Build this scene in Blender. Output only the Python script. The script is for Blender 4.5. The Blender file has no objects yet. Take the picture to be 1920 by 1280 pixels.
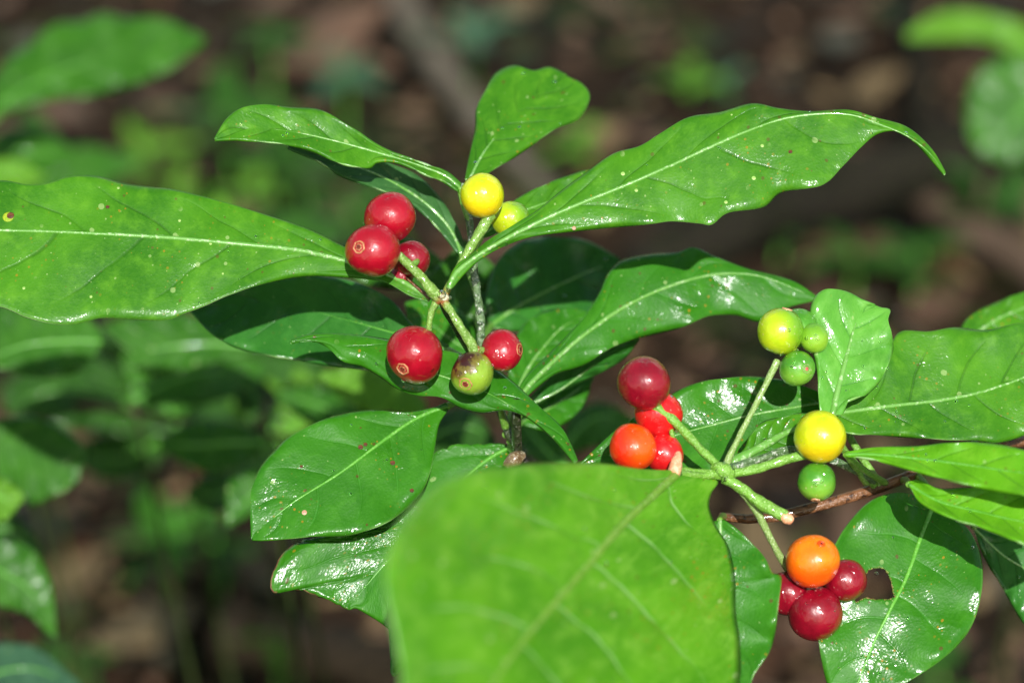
import bpy, math, random
import numpy as np
from mathutils import Vector, Matrix
random.seed(7); rng = np.random.default_rng(7)
S = bpy.context.scene; COL = S.collection

# ------------------------------------------------------------------ camera, light, exposure
CAM_H = 0.60; PITCH = math.radians(33.0); LENS = 50.0; SENS = 22.2; D0 = 0.33
KX = SENS / LENS; PX = D0 * KX / 1920.0            # metres per photo pixel in the plane of focus
CAM = np.array([0.0, 0.0, CAM_H])
FW = np.array([0, math.cos(PITCH), -math.sin(PITCH)]); UP = np.array([0, math.sin(PITCH), math.cos(PITCH)]); RT = np.array([1.0, 0, 0])
cd = bpy.data.cameras.new("camera"); cam = bpy.data.objects.new("camera", cd); COL.objects.link(cam)
cam.location = CAM; cam.rotation_euler = (math.pi / 2 - PITCH, 0, 0)
cd.lens = LENS; cd.sensor_width = SENS; cd.clip_start = 0.01; cd.clip_end = 200
cd.dof.use_dof = True; cd.dof.focus_distance = D0 + 0.004; cd.dof.aperture_fstop = 7.0
S.camera = cam
SUN_UP = math.radians(14.0); SUN_SIDE = math.radians(4.0)
tol = -FW * math.cos(SUN_UP) * math.cos(SUN_SIDE) + UP * math.sin(SUN_UP) + RT * math.sin(SUN_SIDE)
tol = tol / np.linalg.norm(tol)
sd = bpy.data.lights.new("sun", 'SUN'); sd.energy = 4.2; sd.angle = math.radians(0.5); sd.color = (1.0, 0.985, 0.96)
sun = bpy.data.objects.new("sun", sd); COL.objects.link(sun)
sun.rotation_euler = Vector(tol).to_track_quat('Z', 'Y').to_euler(); sun.location = (0, 0, 3)
W = bpy.data.worlds.new("World"); S.world = W; W.use_nodes = True
wn = W.node_tree.nodes; sky = wn.new('ShaderNodeTexSky'); sky.sky_type = 'NISHITA'; sky.sun_disc = False
sky.sun_elevation = math.asin(tol[2]); sky.sun_rotation = math.atan2(tol[0], tol[1])
bg = wn['Background']; bg.inputs['Strength'].default_value = 0.115
tint = wn.new('ShaderNodeMix'); tint.data_type = 'RGBA'; tint.blend_type = 'MULTIPLY'; tint.inputs[0].default_value = 1.0   # daylight filtered through a green canopy
tint.inputs[7].default_value = (1.0, 0.97, 0.66, 1)
W.node_tree.links.new(sky.outputs[0], tint.inputs[6]); W.node_tree.links.new(tint.outputs[2], bg.inputs['Color'])
vs = S.view_settings; vs.view_transform = 'Standard'; vs.look = 'None'; vs.gamma = 1; vs.exposure = 0.58

def P(x, y, z=0.0):
    """photo pixel + depth behind the focus plane (in focus-plane pixels) -> point in the place"""
    d = D0 + z * PX
    return CAM + d * (FW + RT * ((x - 960) / 1920.0 * KX) + UP * ((640 - y) / 1920.0 * KX))
def G(x, y, h=0.0):
    r = FW + RT * ((x - 960) / 1920.0 * KX) + UP * ((640 - y) / 1920.0 * KX)
    return CAM + r * ((h - CAM_H) / r[2])
def scale_at(z): return 1.0 + z * PX / D0

# ------------------------------------------------------------------ node helpers
def newmat(name):
    m = bpy.data.materials.new(name); m.use_nodes = True
    nt = m.node_tree; b = nt.nodes['Principled BSDF']
    return m, nt, b
def nd(nt, t, **kw):
    n = nt.nodes.new(t)
    for k, v in kw.items():
        if k in n.inputs.keys() if isinstance(k, str) else False: n.inputs[k].default_value = v
        else: setattr(n, k, v)
    return n
def setin(nt, sock, v):
    if isinstance(v, bpy.types.NodeSocket): nt.links.new(v, sock)
    elif v is not None: sock.default_value = v
def math_(nt, op, a, b=None, c=None, clamp=False):
    n = nt.nodes.new('ShaderNodeMath'); n.operation = op; n.use_clamp = clamp
    setin(nt, n.inputs[0], a); setin(nt, n.inputs[1], b); setin(nt, n.inputs[2], c)
    return n.outputs[0]
def mix(nt, f, a, b):
    n = nt.nodes.new('ShaderNodeMix'); n.data_type = 'RGBA'
    setin(nt, n.inputs[0], f)
    for s, v in ((n.inputs[6], a), (n.inputs[7], b)):
        if isinstance(v, tuple): v = (*v, 1.0) if len(v) == 3 else v
        setin(nt, s, v)
    return n.outputs[2]
def smooth(nt, x, lo, hi):
    n = nt.nodes.new('ShaderNodeMapRange'); n.interpolation_type = 'SMOOTHSTEP'
    setin(nt, n.inputs[0], x); n.inputs[1].default_value = lo; n.inputs[2].default_value = hi
    return n.outputs[0]
def noise(nt, vec, scale, detail=3, rough=0.55, dist=0.0):
    n = nt.nodes.new('ShaderNodeTexNoise'); n.inputs['Scale'].default_value = scale
    n.inputs['Detail'].default_value = detail; n.inputs['Roughness'].default_value = rough
    n.inputs['Distortion'].default_value = dist
    if vec is not None: nt.links.new(vec, n.inputs['Vector'])
    return n.outputs['Fac']
def bump(nt, h, strength, dist, nrm=None):
    n = nt.nodes.new('ShaderNodeBump'); n.inputs['Strength'].default_value = strength; n.inputs['Distance'].default_value = dist
    nt.links.new(h, n.inputs['Height'])
    if nrm is not None: nt.links.new(nrm, n.inputs['Normal'])
    return n.outputs['Normal']
def voro(nt, vec, scale, dims='2D'):
    n = nt.nodes.new('ShaderNodeTexVoronoi'); n.voronoi_dimensions = dims; n.inputs['Scale'].default_value = scale
    nt.links.new(vec, n.inputs['Vector'])
    s = nt.nodes.new('ShaderNodeSeparateColor'); nt.links.new(n.outputs['Color'], s.inputs[0])
    return n.outputs['Distance'], s.outputs[0], s.outputs[1]

def leaf_material(name, c1, c2, c3, vein=(0.012, 0.055, 0.006), vein_f=0.42, rough=0.42, coat=0.35, wet=0.5, specks=0.6, pale=0.5, trans=0.22, edge=(0.12, 0.3, 0.05)):
    m, nt, b = newmat(name); N = nt.nodes; L = nt.links
    uv = nd(nt, 'ShaderNodeUVMap', uv_map='leafcm').outputs[0]
    au = nd(nt, 'ShaderNodeAttribute', attribute_name='au').outputs['Fac']
    ph = nd(nt, 'ShaderNodeAttribute', attribute_name='phi').outputs['Fac']
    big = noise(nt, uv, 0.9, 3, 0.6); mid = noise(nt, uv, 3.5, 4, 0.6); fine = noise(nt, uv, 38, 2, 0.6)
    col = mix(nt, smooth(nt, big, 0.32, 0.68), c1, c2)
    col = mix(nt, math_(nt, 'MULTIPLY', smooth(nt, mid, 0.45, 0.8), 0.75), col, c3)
    # fine cell mottling
    fd, fr, fg = voro(nt, uv, 26)
    col = mix(nt, math_(nt, 'MULTIPLY', fr, 0.16), col, c3)
    # secondary veins
    phn = math_(nt, 'ADD', ph, math_(nt, 'MULTIPLY', math_(nt, 'SUBTRACT', noise(nt, uv, 1.0, 2), 0.5), 0.26))
    fr0 = math_(nt, 'FRACT', phn); d = math_(nt, 'ABSOLUTE', math_(nt, 'SUBTRACT', fr0, 0.5))
    vm = math_(nt, 'SUBTRACT', 1.0, smooth(nt, d, 0.006, 0.042))
    vbroad = math_(nt, 'SUBTRACT', 1.0, smooth(nt, d, 0.0, 0.16))
    fade = math_(nt, 'SUBTRACT', 1.0, smooth(nt, au, 0.5, 0.92))
    brk = smooth(nt, noise(nt, uv, 1.3, 2), 0.33, 0.6)
    vmf = math_(nt, 'MULTIPLY', math_(nt, 'MULTIPLY', vm, fade), math_(nt, 'MULTIPLY', brk, vein_f))
    col = mix(nt, math_(nt, 'MULTIPLY', math_(nt, 'MULTIPLY', vbroad, fade), 0.22 * vein_f), col, c1)
    col = mix(nt, vmf, col, vein)
    # orange fungal specks and pale flecks, in patches
    if specks > 0:
        sdist, sr, sg = voro(nt, uv, 9.0)
        patch = smooth(nt, noise(nt, uv, 1.1, 3), 0.47, 0.62)
        sm = math_(nt, 'MULTIPLY', math_(nt, 'LESS_THAN', sdist, math_(nt, 'MULTIPLY', sg, 0.19)), math_(nt, 'GREATER_THAN', sr, 0.45))
        col = mix(nt, math_(nt, 'MULTIPLY', math_(nt, 'MULTIPLY', sm, patch), specks), col, (0.33, 0.19, 0.012))
        s2, r2, g2 = voro(nt, uv, 4.2)
        m2 = math_(nt, 'MULTIPLY', math_(nt, 'LESS_THAN', s2, math_(nt, 'MULTIPLY', g2, 0.12)), math_(nt, 'GREATER_THAN', r2, 0.8))
        col = mix(nt, math_(nt, 'MULTIPLY', m2, 0.8 * specks), col, (0.10, 0.03, 0.012))
    pd, pr, pg = voro(nt, uv, 2.6)
    pm = math_(nt, 'MULTIPLY', math_(nt, 'LESS_THAN', math_(nt, 'ADD', pd, math_(nt, 'MULTIPLY', fine, 0.03)), math_(nt, 'MULTIPLY', math_(nt, 'POWER', pg, 2.0), 0.13)), math_(nt, 'GREATER_THAN', pr, 0.5))
    pd2, pr2, pg2 = voro(nt, uv, 9.5)
    pm2 = math_(nt, 'MULTIPLY', math_(nt, 'LESS_THAN', pd2, math_(nt, 'MULTIPLY', pg2, 0.12)), math_(nt, 'GREATER_THAN', pr2, 0.86))
    pall = math_(nt, 'MULTIPLY', math_(nt, 'MAXIMUM', pm, pm2), smooth(nt, noise(nt, uv, 0.8, 4, 0.7), 0.42, 0.52))
    col = mix(nt, math_(nt, 'MULTIPLY', pall, pale), col, (0.36, 0.5, 0.18))
    # margin
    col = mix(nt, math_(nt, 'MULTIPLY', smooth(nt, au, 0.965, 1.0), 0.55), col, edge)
    L.new(col, b.inputs['Base Color'])
    # relief
    h = math_(nt, 'MULTIPLY', fine, 0.25)
    n1 = bump(nt, fine, 0.12, 0.00008)
    n2 = bump(nt, fd, 0.18, 0.00012, n1)
    hv = math_(nt, 'MULTIPLY', math_(nt, 'MULTIPLY', math_(nt, 'ADD', vm, vbroad), fade), -0.5)
    n3 = bump(nt, hv, 0.6, 0.0002, n2)
    n4 = bump(nt, mid, 0.35, 0.0004, n3)
    L.new(n4, b.inputs['Normal'])
    film = math_(nt, 'MAXIMUM', smooth(nt, noise(nt, uv, 1.1, 5, 0.62), 0.47, 0.6), smooth(nt, au, 0.86, 0.93))
    wetn = noise(nt, uv, 3.2, 3, 0.55, 0.6)
    cn = bump(nt, wetn, 0.4, 0.0010, n4)
    L.new(cn, b.inputs['Coat Normal'])
    L.new(math_(nt, 'MULTIPLY', film, coat), b.inputs['Coat Weight'])
    b.inputs['Coat Roughness'].default_value = 0.17
    L.new(math_(nt, 'SUBTRACT', rough + 0.12, math_(nt, 'MULTIPLY', film, wet * 0.24)), b.inputs['Roughness'])
    b.inputs['Specular IOR Level'].default_value = 0.22
    tr = N.new('ShaderNodeBsdfTranslucent'); L.new(mix(nt, 0.35, col, (0.16, 0.4, 0.01)), tr.inputs['Color']); L.new(n4, tr.inputs['Normal'])
    ms = N.new('ShaderNodeMixShader'); ms.inputs[0].default_value = trans
    L.new(b.outputs[0], ms.inputs[1]); L.new(tr.outputs[0], ms.inputs[2]); L.new(ms.outputs[0], N['Material Output'].inputs['Surface'])
    return m

def rough_material(name, c1, c2, c3=None, scale=300, rough=0.55, spec=0.4, bumpd=0.0004, coat=0.0, tip=None, tipr=(0.0, 0.12), bs=0.6):
    m, nt, b = newmat(name); L = nt.links
    tc = nd(nt, 'ShaderNodeTexCoord').outputs['Object']
    a = noise(nt, tc, scale, 4, 0.65); f = noise(nt, tc, scale * 5, 2, 0.7)
    col = mix(nt, smooth(nt, a, 0.35, 0.65), c1, c2)
    if c3: col = mix(nt, smooth(nt, f, 0.52, 0.68), col, c3)
    if tip:
        tt = nd(nt, 'ShaderNodeAttribute', attribute_name='tt').outputs['Fac']
        k = math_(nt, 'SUBTRACT', 1.0, smooth(nt, math_(nt, 'ADD', tt, math_(nt, 'MULTIPLY', math_(nt, 'SUBTRACT', a, 0.5), 0.2)), tipr[0], tipr[1]))
        col = mix(nt, k, col, tip)
    L.new(col, b.inputs['Base Color'])
    n = bump(nt, a, bs, bumpd); n = bump(nt, f, bs, bumpd * 0.35, n); L.new(n, b.inputs['Normal'])
    b.inputs['Roughness'].default_value = rough; b.inputs['Specular IOR Level'].default_value = spec
    b.inputs['Coat Weight'].default_value = coat; b.inputs['Coat Roughness'].default_value = 0.08
    return m

def berry_material(name, c1, c2, c3=None, split=None, rough=0.34, blot=0.0, sss=0.04, dark=(0.05, 0.006, 0.004)):
    m, nt, b = newmat(name); L = nt.links
    tcn = nd(nt, 'ShaderNodeTexCoord'); tc = tcn.outputs['Object']
    a = noise(nt, tc, 210, 4, 0.65); f = noise(nt, tc, 2600, 2, 0.6); bg_ = noise(nt, tc, 120, 2)
    col = mix(nt, smooth(nt, a, 0.35, 0.65), c1, c2)
    if split is not None and c3:
        sp = nt.nodes.new('ShaderNodeVectorMath'); sp.operation = 'DOT_PRODUCT'; L.new(tc, sp.inputs[0]); sp.inputs[1].default_value = split
        k = smooth(nt, math_(nt, 'ADD', sp.outputs['Value'], math_(nt, 'MULTIPLY', math_(nt, 'SUBTRACT', bg_, 0.5), 0.9)), -0.2, 0.75)
        col = mix(nt, k, col, c3)
    if blot > 0:
        sp2 = nt.nodes.new('ShaderNodeVectorMath'); sp2.operation = 'DOT_PRODUCT'; L.new(tc, sp2.inputs[0])
        v = (UP * 0.75 - RT * 0.55 - FW * 0.45); v = v / np.linalg.norm(v) / 0.0031; sp2.inputs[1].default_value = tuple(v)
        n5 = noise(nt, tc, 700, 4, 0.7)
        s0 = math_(nt, 'ADD', sp2.outputs['Value'], math_(nt, 'MULTIPLY', math_(nt, 'SUBTRACT', n5, 0.5), 1.5))
        col = mix(nt, math_(nt, 'MULTIPLY', smooth(nt, s0, 0.25, 0.65), 0.8), col, (0.12, 0.05, 0.012))
        col = mix(nt, smooth(nt, s0, 0.7, 0.95), col, (0.035, 0.008, 0.006))
    # tiny pale lenticels and scars
    vd, vr, vg = voro(nt, tc, 1100, '3D')
    k2 = math_(nt, 'MULTIPLY', math_(nt, 'LESS_THAN', vd, 0.16), math_(nt, 'GREATER_THAN', vr, 0.72))
    col = mix(nt, math_(nt, 'MULTIPLY', k2, 0.22), col, (0.8, 0.5, 0.4))
    vd, vr, vg = voro(nt, tc, 330, '3D')
    k3 = math_(nt, 'MULTIPLY', math_(nt, 'LESS_THAN', math_(nt, 'ADD', vd, math_(nt, 'MULTIPLY', f, 0.15)), 0.2), math_(nt, 'GREATER_THAN', vr, 0.8))
    col = mix(nt, math_(nt, 'MULTIPLY', k3, 0.6), col, dark)
    L.new(col, b.inputs['Base Color'])
    b.inputs['Subsurface Weight'].default_value = sss; b.inputs['Subsurface Scale'].default_value = 0.0012
    b.inputs['Subsurface Radius'].default_value = (1.0, 0.4, 0.2)
    L.new(math_(nt, 'ADD', rough - 0.08, math_(nt, 'MULTIPLY', a, 0.16)), b.inputs['Roughness'])
    n = bump(nt, a, 0.4, 0.0006); n = bump(nt, f, 0.2, 0.00008, n); L.new(n, b.inputs['Normal'])
    b.inputs['Coat Weight'].default_value = 1.0; b.inputs['Coat IOR'].default_value = 1.45; b.inputs['Coat Roughness'].default_value = 0.145; b.inputs['Specular IOR Level'].default_value = 0.35
    n2 = bump(nt, noise(nt, tc, 380, 2, 0.5, 0.8), 0.75, 0.0010); L.new(n2, b.inputs['Coat Normal'])
    return m

M = {}
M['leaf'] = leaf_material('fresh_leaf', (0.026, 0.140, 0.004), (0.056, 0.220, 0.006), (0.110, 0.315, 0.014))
M['leafy'] = leaf_material('yellow_green_leaf', (0.075, 0.280, 0.004), (0.115, 0.370, 0.007), (0.165, 0.430, 0.018), vein=(0.04, 0.16, 0.02), specks=0.45, vein_f=0.5)
M['frontleaf'] = leaf_material('broad_front_leaf', (0.055, 0.25, 0.005), (0.115, 0.37, 0.009), (0.23, 0.50, 0.05), vein=(0.26, 0.5, 0.14), vein_f=0.9, specks=0.6, coat=0.5)  # brighter base colour stands for the stronger flash on this near leaf
M['wetleaf'] = leaf_material('wet_leaf', (0.022, 0.140, 0.005), (0.034, 0.185, 0.006), (0.056, 0.235, 0.013), coat=0.65, wet=0.9, vein=(0.06, 0.26, 0.03), vein_f=0.45, specks=0.8, rough=0.36)
M['darkleaf'] = leaf_material('dark_leaf', (0.016, 0.105, 0.009), (0.026, 0.145, 0.013), (0.042, 0.185, 0.022), coat=0.6, wet=0.8, specks=0.15, pale=0.35, trans=0.1, edge=(0.05, 0.12, 0.04))  # darker green holds the shade on leaves tucked under others
M['paleleaf'] = leaf_material('pale_young_leaf', (0.070, 0.270, 0.022), (0.115, 0.380, 0.035), (0.19, 0.47, 0.08), coat=0.9, wet=1.0, vein=(0.04, 0.2, 0.03), vein_f=0.5, specks=0.1, edge=(0.2, 0.5, 0.08))
M['greyleaf'] = leaf_material('grey_green_leaf', (0.030, 0.110, 0.022), (0.045, 0.150, 0.035), (0.07, 0.2, 0.05), specks=0.0, vein_f=0.2)
M['bgleaf'] = leaf_material('undergrowth_leaf', (0.020, 0.095, 0.006), (0.036, 0.145, 0.008), (0.055, 0.185, 0.013), specks=0.0, coat=0.5, rough=0.4)  # undergrowth green set darker in place of flash falloff
M['bgdark'] = leaf_material('dark_undergrowth_leaf', (0.014, 0.060, 0.005), (0.025, 0.090, 0.008), (0.040, 0.125, 0.014), specks=0.0, coat=0.5, rough=0.38)  # darkest green, dimmed for plants that the flash barely reaches
M['bglime'] = leaf_material('lime_undergrowth_leaf', (0.070, 0.200, 0.010), (0.100, 0.260, 0.014), (0.14, 0.32, 0.03), specks=0.0)
M['bgteal'] = leaf_material('glossy_undergrowth_leaf', (0.030, 0.085, 0.045), (0.045, 0.120, 0.060), (0.08, 0.17, 0.10), specks=0.0, coat=1.0, wet=1.0, rough=0.25)
M['rim'] = rough_material('leaf_margin', (0.18, 0.38, 0.08), (0.30, 0.5, 0.2), scale=400, rough=0.22, spec=0.7, coat=1.0)  # paler colour adds the whitish highlight along leaf edges
M['rimdark'] = rough_material('chewed_margin', (0.14, 0.09, 0.03), (0.09, 0.03, 0.012), scale=600, rough=0.6)
M['rib'] = rough_material('midrib', (0.10, 0.28, 0.035), (0.15, 0.34, 0.07), (0.32, 0.47, 0.22), scale=260, rough=0.3, coat=0.9, bumpd=0.0002)
M['bgstem'] = rough_material('brown_green_stem', (0.02, 0.035, 0.008), (0.04, 0.055, 0.014), scale=200, rough=0.5)
M['ribolive'] = rough_material('olive_midrib', (0.12, 0.27, 0.02), (0.17, 0.32, 0.035), (0.22, 0.38, 0.09), scale=300, rough=0.5)
M['ribgreen'] = rough_material('green_midrib', (0.075, 0.28, 0.022), (0.11, 0.34, 0.035), (0.17, 0.4, 0.08), scale=420, rough=0.36, coat=0.4, bumpd=0.0002)
M['stalk'] = rough_material('fruit_stalk', (0.12, 0.24, 0.025), (0.17, 0.32, 0.045), (0.38, 0.5, 0.2), scale=700, rough=0.4, coat=0.45, tip=(0.25, 0.07, 0.02), tipr=(0.0, 0.13), bumpd=0.0005, bs=1.0)
M['stalkg'] = rough_material('green_stalk', (0.12, 0.28, 0.025), (0.17, 0.37, 0.04), (0.32, 0.5, 0.16), scale=700, rough=0.38, coat=0.5, bumpd=0.0005, bs=1.0)
M['stalkthin'] = rough_material('pale_stalk', (0.17, 0.27, 0.06), (0.22, 0.34, 0.09), (0.4, 0.48, 0.25), scale=700, rough=0.45, coat=0.3, bumpd=0.0004, bs=0.9)
M['stemdark'] = rough_material('dark_wet_stem', (0.014, 0.022, 0.008), (0.035, 0.05, 0.016), (0.08, 0.08, 0.05), scale=260, rough=0.3, coat=0.8, bumpd=0.0012, bs=1.0)
M['stemgreen'] = rough_material('wet_green_stem', (0.07, 0.13, 0.05), (0.14, 0.22, 0.09), (0.45, 0.48, 0.4), scale=260, rough=0.25, coat=1.0, bumpd=0.0014, bs=1.0)  # pale flecks in the colour paint the sparkle of the wet shoot
M['wood'] = rough_material('reddish_twig', (0.11, 0.045, 0.018), (0.20, 0.085, 0.035), (0.05, 0.02, 0.01), scale=240, rough=0.4, coat=0.5, bumpd=0.0012, bs=1.0)
M['cut'] = rough_material('cut_stalk_end', (0.62, 0.25, 0.13), (0.72, 0.36, 0.2), (0.8, 0.55, 0.38), scale=700, rough=0.35, coat=0.4)
M['scar'] = rough_material('leaf_scar', (0.09, 0.05, 0.02), (0.2, 0.13, 0.06), (0.4, 0.36, 0.24), scale=700, rough=0.3, coat=0.9)
M['nodepale'] = rough_material('pale_node', (0.45, 0.42, 0.2), (0.7, 0.68, 0.5), (0.35, 0.16, 0.05), scale=500, rough=0.25, coat=1.0)  # pale colour stands in for the white sparkle of the drop
M['holerim'] = rough_material('hole_rim', (0.12, 0.16, 0.02), (0.16, 0.09, 0.03), scale=500, rough=0.6)
M['lesion'] = rough_material('brown_leaf_spot', (0.13, 0.04, 0.01), (0.06, 0.02, 0.008), scale=900, rough=0.6)
M['halo'] = rough_material('yellow_leaf_halo', (0.30, 0.36, 0.01), (0.2, 0.32, 0.008), scale=900, rough=0.5)
M['fleck'] = rough_material('pale_fleck', (0.24, 0.42, 0.08), (0.38, 0.52, 0.18), scale=900, rough=0.5)
M['grit'] = rough_material('pinkish_grit', (0.4, 0.2, 0.12), (0.55, 0.35, 0.25), scale=900, rough=0.5)
M['calyx'] = rough_material('calyx_ring', (0.42, 0.16, 0.06), (0.55, 0.27, 0.13), (0.2, 0.05, 0.02), scale=900, rough=0.45)
M['calyxin'] = rough_material('calyx_centre', (0.10, 0.012, 0.008), (0.20, 0.03, 0.015), (0.03, 0.005, 0.004), scale=900, rough=0.5)
M['pinkpit'] = rough_material('pink_calyx', (0.4, 0.05, 0.04), (0.5, 0.1, 0.07), scale=900, rough=0.3, coat=0.5)
M['red'] = berry_material('red_berry', (0.27, 0.001, 0.009), (0.36, 0.002, 0.015))
M['crimson'] = berry_material('crimson_berry', (0.17, 0.001, 0.009), (0.25, 0.002, 0.014))
M['scarlet'] = berry_material('scarlet_berry', (0.52, 0.004, 0.008), (0.60, 0.010, 0.010))
M['orangered'] = berry_material('orange_red_berry', (0.82, 0.055, 0.002), (0.88, 0.085, 0.003), (0.70, 0.02, 0.003), tuple(-RT * 350))
M['orange'] = berry_material('orange_berry', (0.88, 0.15, 0.002), (0.92, 0.21, 0.003), (0.86, 0.085, 0.002), tuple(-UP * 300))
M['yellow'] = berry_material('yellow_berry', (0.44, 0.52, 0.004), (0.60, 0.60, 0.006), (0.70, 0.46, 0.004), tuple(-UP * 230 + FW * 60))
M['yellowg'] = berry_material('yellow_green_berry', (0.36, 0.50, 0.008), (0.46, 0.56, 0.012), (0.14, 0.34, 0.012), tuple(RT * 260 + UP * 120))
M['green'] = berry_material('green_berry', (0.045, 0.20, 0.010), (0.08, 0.27, 0.016), (0.2, 0.42, 0.04), tuple(UP * -250))
M['greeny'] = berry_material('lime_berry', (0.17, 0.37, 0.015), (0.23, 0.42, 0.025), (0.09, 0.28, 0.02), tuple(UP * 250))
M['blotched'] = berry_material('blotched_berry', (0.17, 0.30, 0.02), (0.24, 0.38, 0.03), blot=1.0)
m, nt, b = newmat('water'); b.inputs['Base Color'].default_value = (1, 1, 1, 1); b.inputs['Transmission Weight'].default_value = 1.0
b.inputs['IOR'].default_value = 1.33; b.inputs['Roughness'].default_value = 0.04; b.inputs['Specular IOR Level'].default_value = 0.9; M['water'] = m

# ------------------------------------------------------------------ object helpers
def props(o, label=None, cat=None, group=None, kind=None):
    if label: o['label'] = label
    if cat: o['category'] = cat
    if group: o['group'] = group
    if kind: o['kind'] = kind
    return o
def mesh_obj(name, V, F, mats, parent=None, loc=None, smoothf=True, fmat=None):
    """V in world coordinates; stored relative to loc (world); parent may sit anywhere (translation only)"""
    V = np.asarray(V, dtype=float); loc = np.zeros(3) if loc is None else np.asarray(loc, float)
    me = bpy.data.meshes.new(name); me.from_pydata((V - loc).tolist(), [], F if isinstance(F, list) else F.tolist())
    for mt in (mats if isinstance(mats, (list, tuple)) else [mats]): me.materials.append(mt)
    me.polygons.foreach_set('use_smooth', [smoothf] * len(me.polygons))
    if fmat is not None: me.polygons.foreach_set('material_index', fmat)
    me.update()
    o = bpy.data.objects.new(name, me); COL.objects.link(o)
    if parent is not None:
        o.parent = parent; o.location = Vector(loc) - Vector(parent['_w'])
    else: o.location = loc
    o['_w'] = [float(a) for a in loc]
    return o
def empty(name, loc, label, cat, group=None):
    o = bpy.data.objects.new(name, None); COL.objects.link(o); o.location = loc; o.empty_display_size = 0.01
    o['_w'] = [float(a) for a in loc]
    return props(o, label, cat, group)

def spl(pts, n, k=14):
    p = np.asarray(pts, float)
    if len(p) == 2: return p[0] + (p[1] - p[0]) * np.linspace(0, 1, n)[:, None]
    q = np.vstack([2 * p[0] - p[1], p, 2 * p[-1] - p[-2]]); out = []
    for i in range(1, len(q) - 2):
        t = np.linspace(0, 1, k, endpoint=False)[:, None]
        a, b_, c, d = q[i - 1], q[i], q[i + 1], q[i + 2]
        out.append(0.5 * ((2 * b_) + (c - a) * t + (2 * a - 5 * b_ + 4 * c - d) * t ** 2 + (3 * b_ - a - 3 * c + d) * t ** 3))
    out.append(p[-1:]); o = np.vstack(out)
    s = np.concatenate([[0], np.cumsum(np.linalg.norm(np.diff(o[:, :2] if o.shape[1] < 3 else o, axis=0), axis=1))])
    u = np.linspace(0, s[-1], n)
    return np.stack([np.interp(u, s, o[:, j]) for j in range(o.shape[1])], 1)

def attr(me, name, vals):
    a = me.attributes.new(name, 'FLOAT', 'POINT'); a.data.foreach_set('value', np.asarray(vals, dtype=np.float32))

def tube(name, pts, rad, mat, parent, seg=12, n=None, cap=True, knob=0.0, loc=None, wob=0.0, mats=None):
    pts = np.asarray(pts, float); n = n or max(8, len(pts) * 8)
    R = np.asarray(rad, float) if hasattr(rad, '__len__') else np.full(len(pts), float(rad))
    c = spl(pts, n); s0 = np.linspace(0, 1, len(R)); t = np.linspace(0, 1, n); r = np.interp(t, s0, R)
    T = np.gradient(c, axis=0); T /= np.linalg.norm(T, axis=1)[:, None] + 1e-12
    ref = np.array([0.31, 0.2, 0.93]); X = np.cross(T[0], ref); X /= np.linalg.norm(X); V = []; TT = []
    ph = rng.random(4) * 6
    rings = []
    if cap: rings += [(0, 0.05, -0.35), (0, 0.6, -0.28)]
    rings += [(i, 1.0, 0.0) for i in range(n)]
    if cap: rings += [(n - 1, 0.6, 0.28), (n - 1, 0.05, 0.35)]
    lastX = X
    frames = []
    for i in range(n):
        X = lastX - T[i] * np.dot(lastX, T[i]); X /= np.linalg.norm(X); lastX = X
        frames.append((X, np.cross(T[i], X)))
    for (i, k, off) in rings:
        X, Y = frames[i]; rr = r[i] * k
        for j in range(seg):
            a = 2 * math.pi * j / seg
            w = 1 + wob * (math.sin(3 * a + ph[0] + i * 0.9) * 0.5 + math.sin(2 * a + ph[1] - i * 0.55) * 0.6)
            V.append(c[i] + (X * math.cos(a) + Y * math.sin(a)) * rr * w + T[i] * off * r[i]); TT.append(t[i])
    F = []
    for i in range(len(rings) - 1):
        for j in range(seg):
            a = i * seg + j; b_ = i * seg + (j + 1) % seg; F.append((a, b_, b_ + seg, a + seg))
    F.append(tuple(range(seg - 1, -1, -1))); F.append(tuple(range((len(rings) - 1) * seg, len(rings) * seg)))
    o = mesh_obj(name, V, F, mat, parent, loc=c[0] if loc is None else loc)
    attr(o.data, 'tt', TT)
    return o
def ptube(name, pp, rpx, mat, parent, **kw):
    pts = [P(*q) for q in pp]; n = len(pp)
    R = rpx if hasattr(rpx, '__len__') else [rpx] * n
    zz = np.interp(np.linspace(0, 1, len(R)), np.linspace(0, 1, n), [q[2] for q in pp])
    return tube(name, pts, [r_ * PX * scale_at(z) for r_, z in zip(R, zz)], mat, parent, **kw)

def inpoly(x, y, poly):
    c = np.zeros(x.shape, bool); n = len(poly)
    for i in range(n):
        x1, y1 = poly[i]; x2, y2 = poly[(i + 1) % n]
        k = ((y1 > y) != (y2 > y)) & (x < (x2 - x1) * (y - y1) / (y2 - y1 + 1e-9) + x1); c ^= k
    return c

def drop(parent, c, nrm, r, flat=0.5, name='water_drop'):
    nrm = np.asarray(nrm, float); nrm /= np.linalg.norm(nrm); X = np.cross(nrm, [0.3, 0.5, 0.8]); X /= np.linalg.norm(X); Y = np.cross(nrm, X)
    V = []; F = []; n1, n2 = 7, 14
    for i in range(n1 + 1):
        th = math.pi * i / n1
        for j in range(n2):
            a = 2 * math.pi * j / n2; V.append(c + r * (math.sin(th) * (X * math.cos(a) + Y * math.sin(a)) + nrm * math.cos(th) * flat))
    for i in range(n1):
        for j in range(n2):
            F.append((i * n2 + j, i * n2 + (j + 1) % n2, (i + 1) * n2 + (j + 1) % n2, (i + 1) * n2 + j))
    return mesh_obj(name, V, F, M['water'], parent, loc=c)

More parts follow.
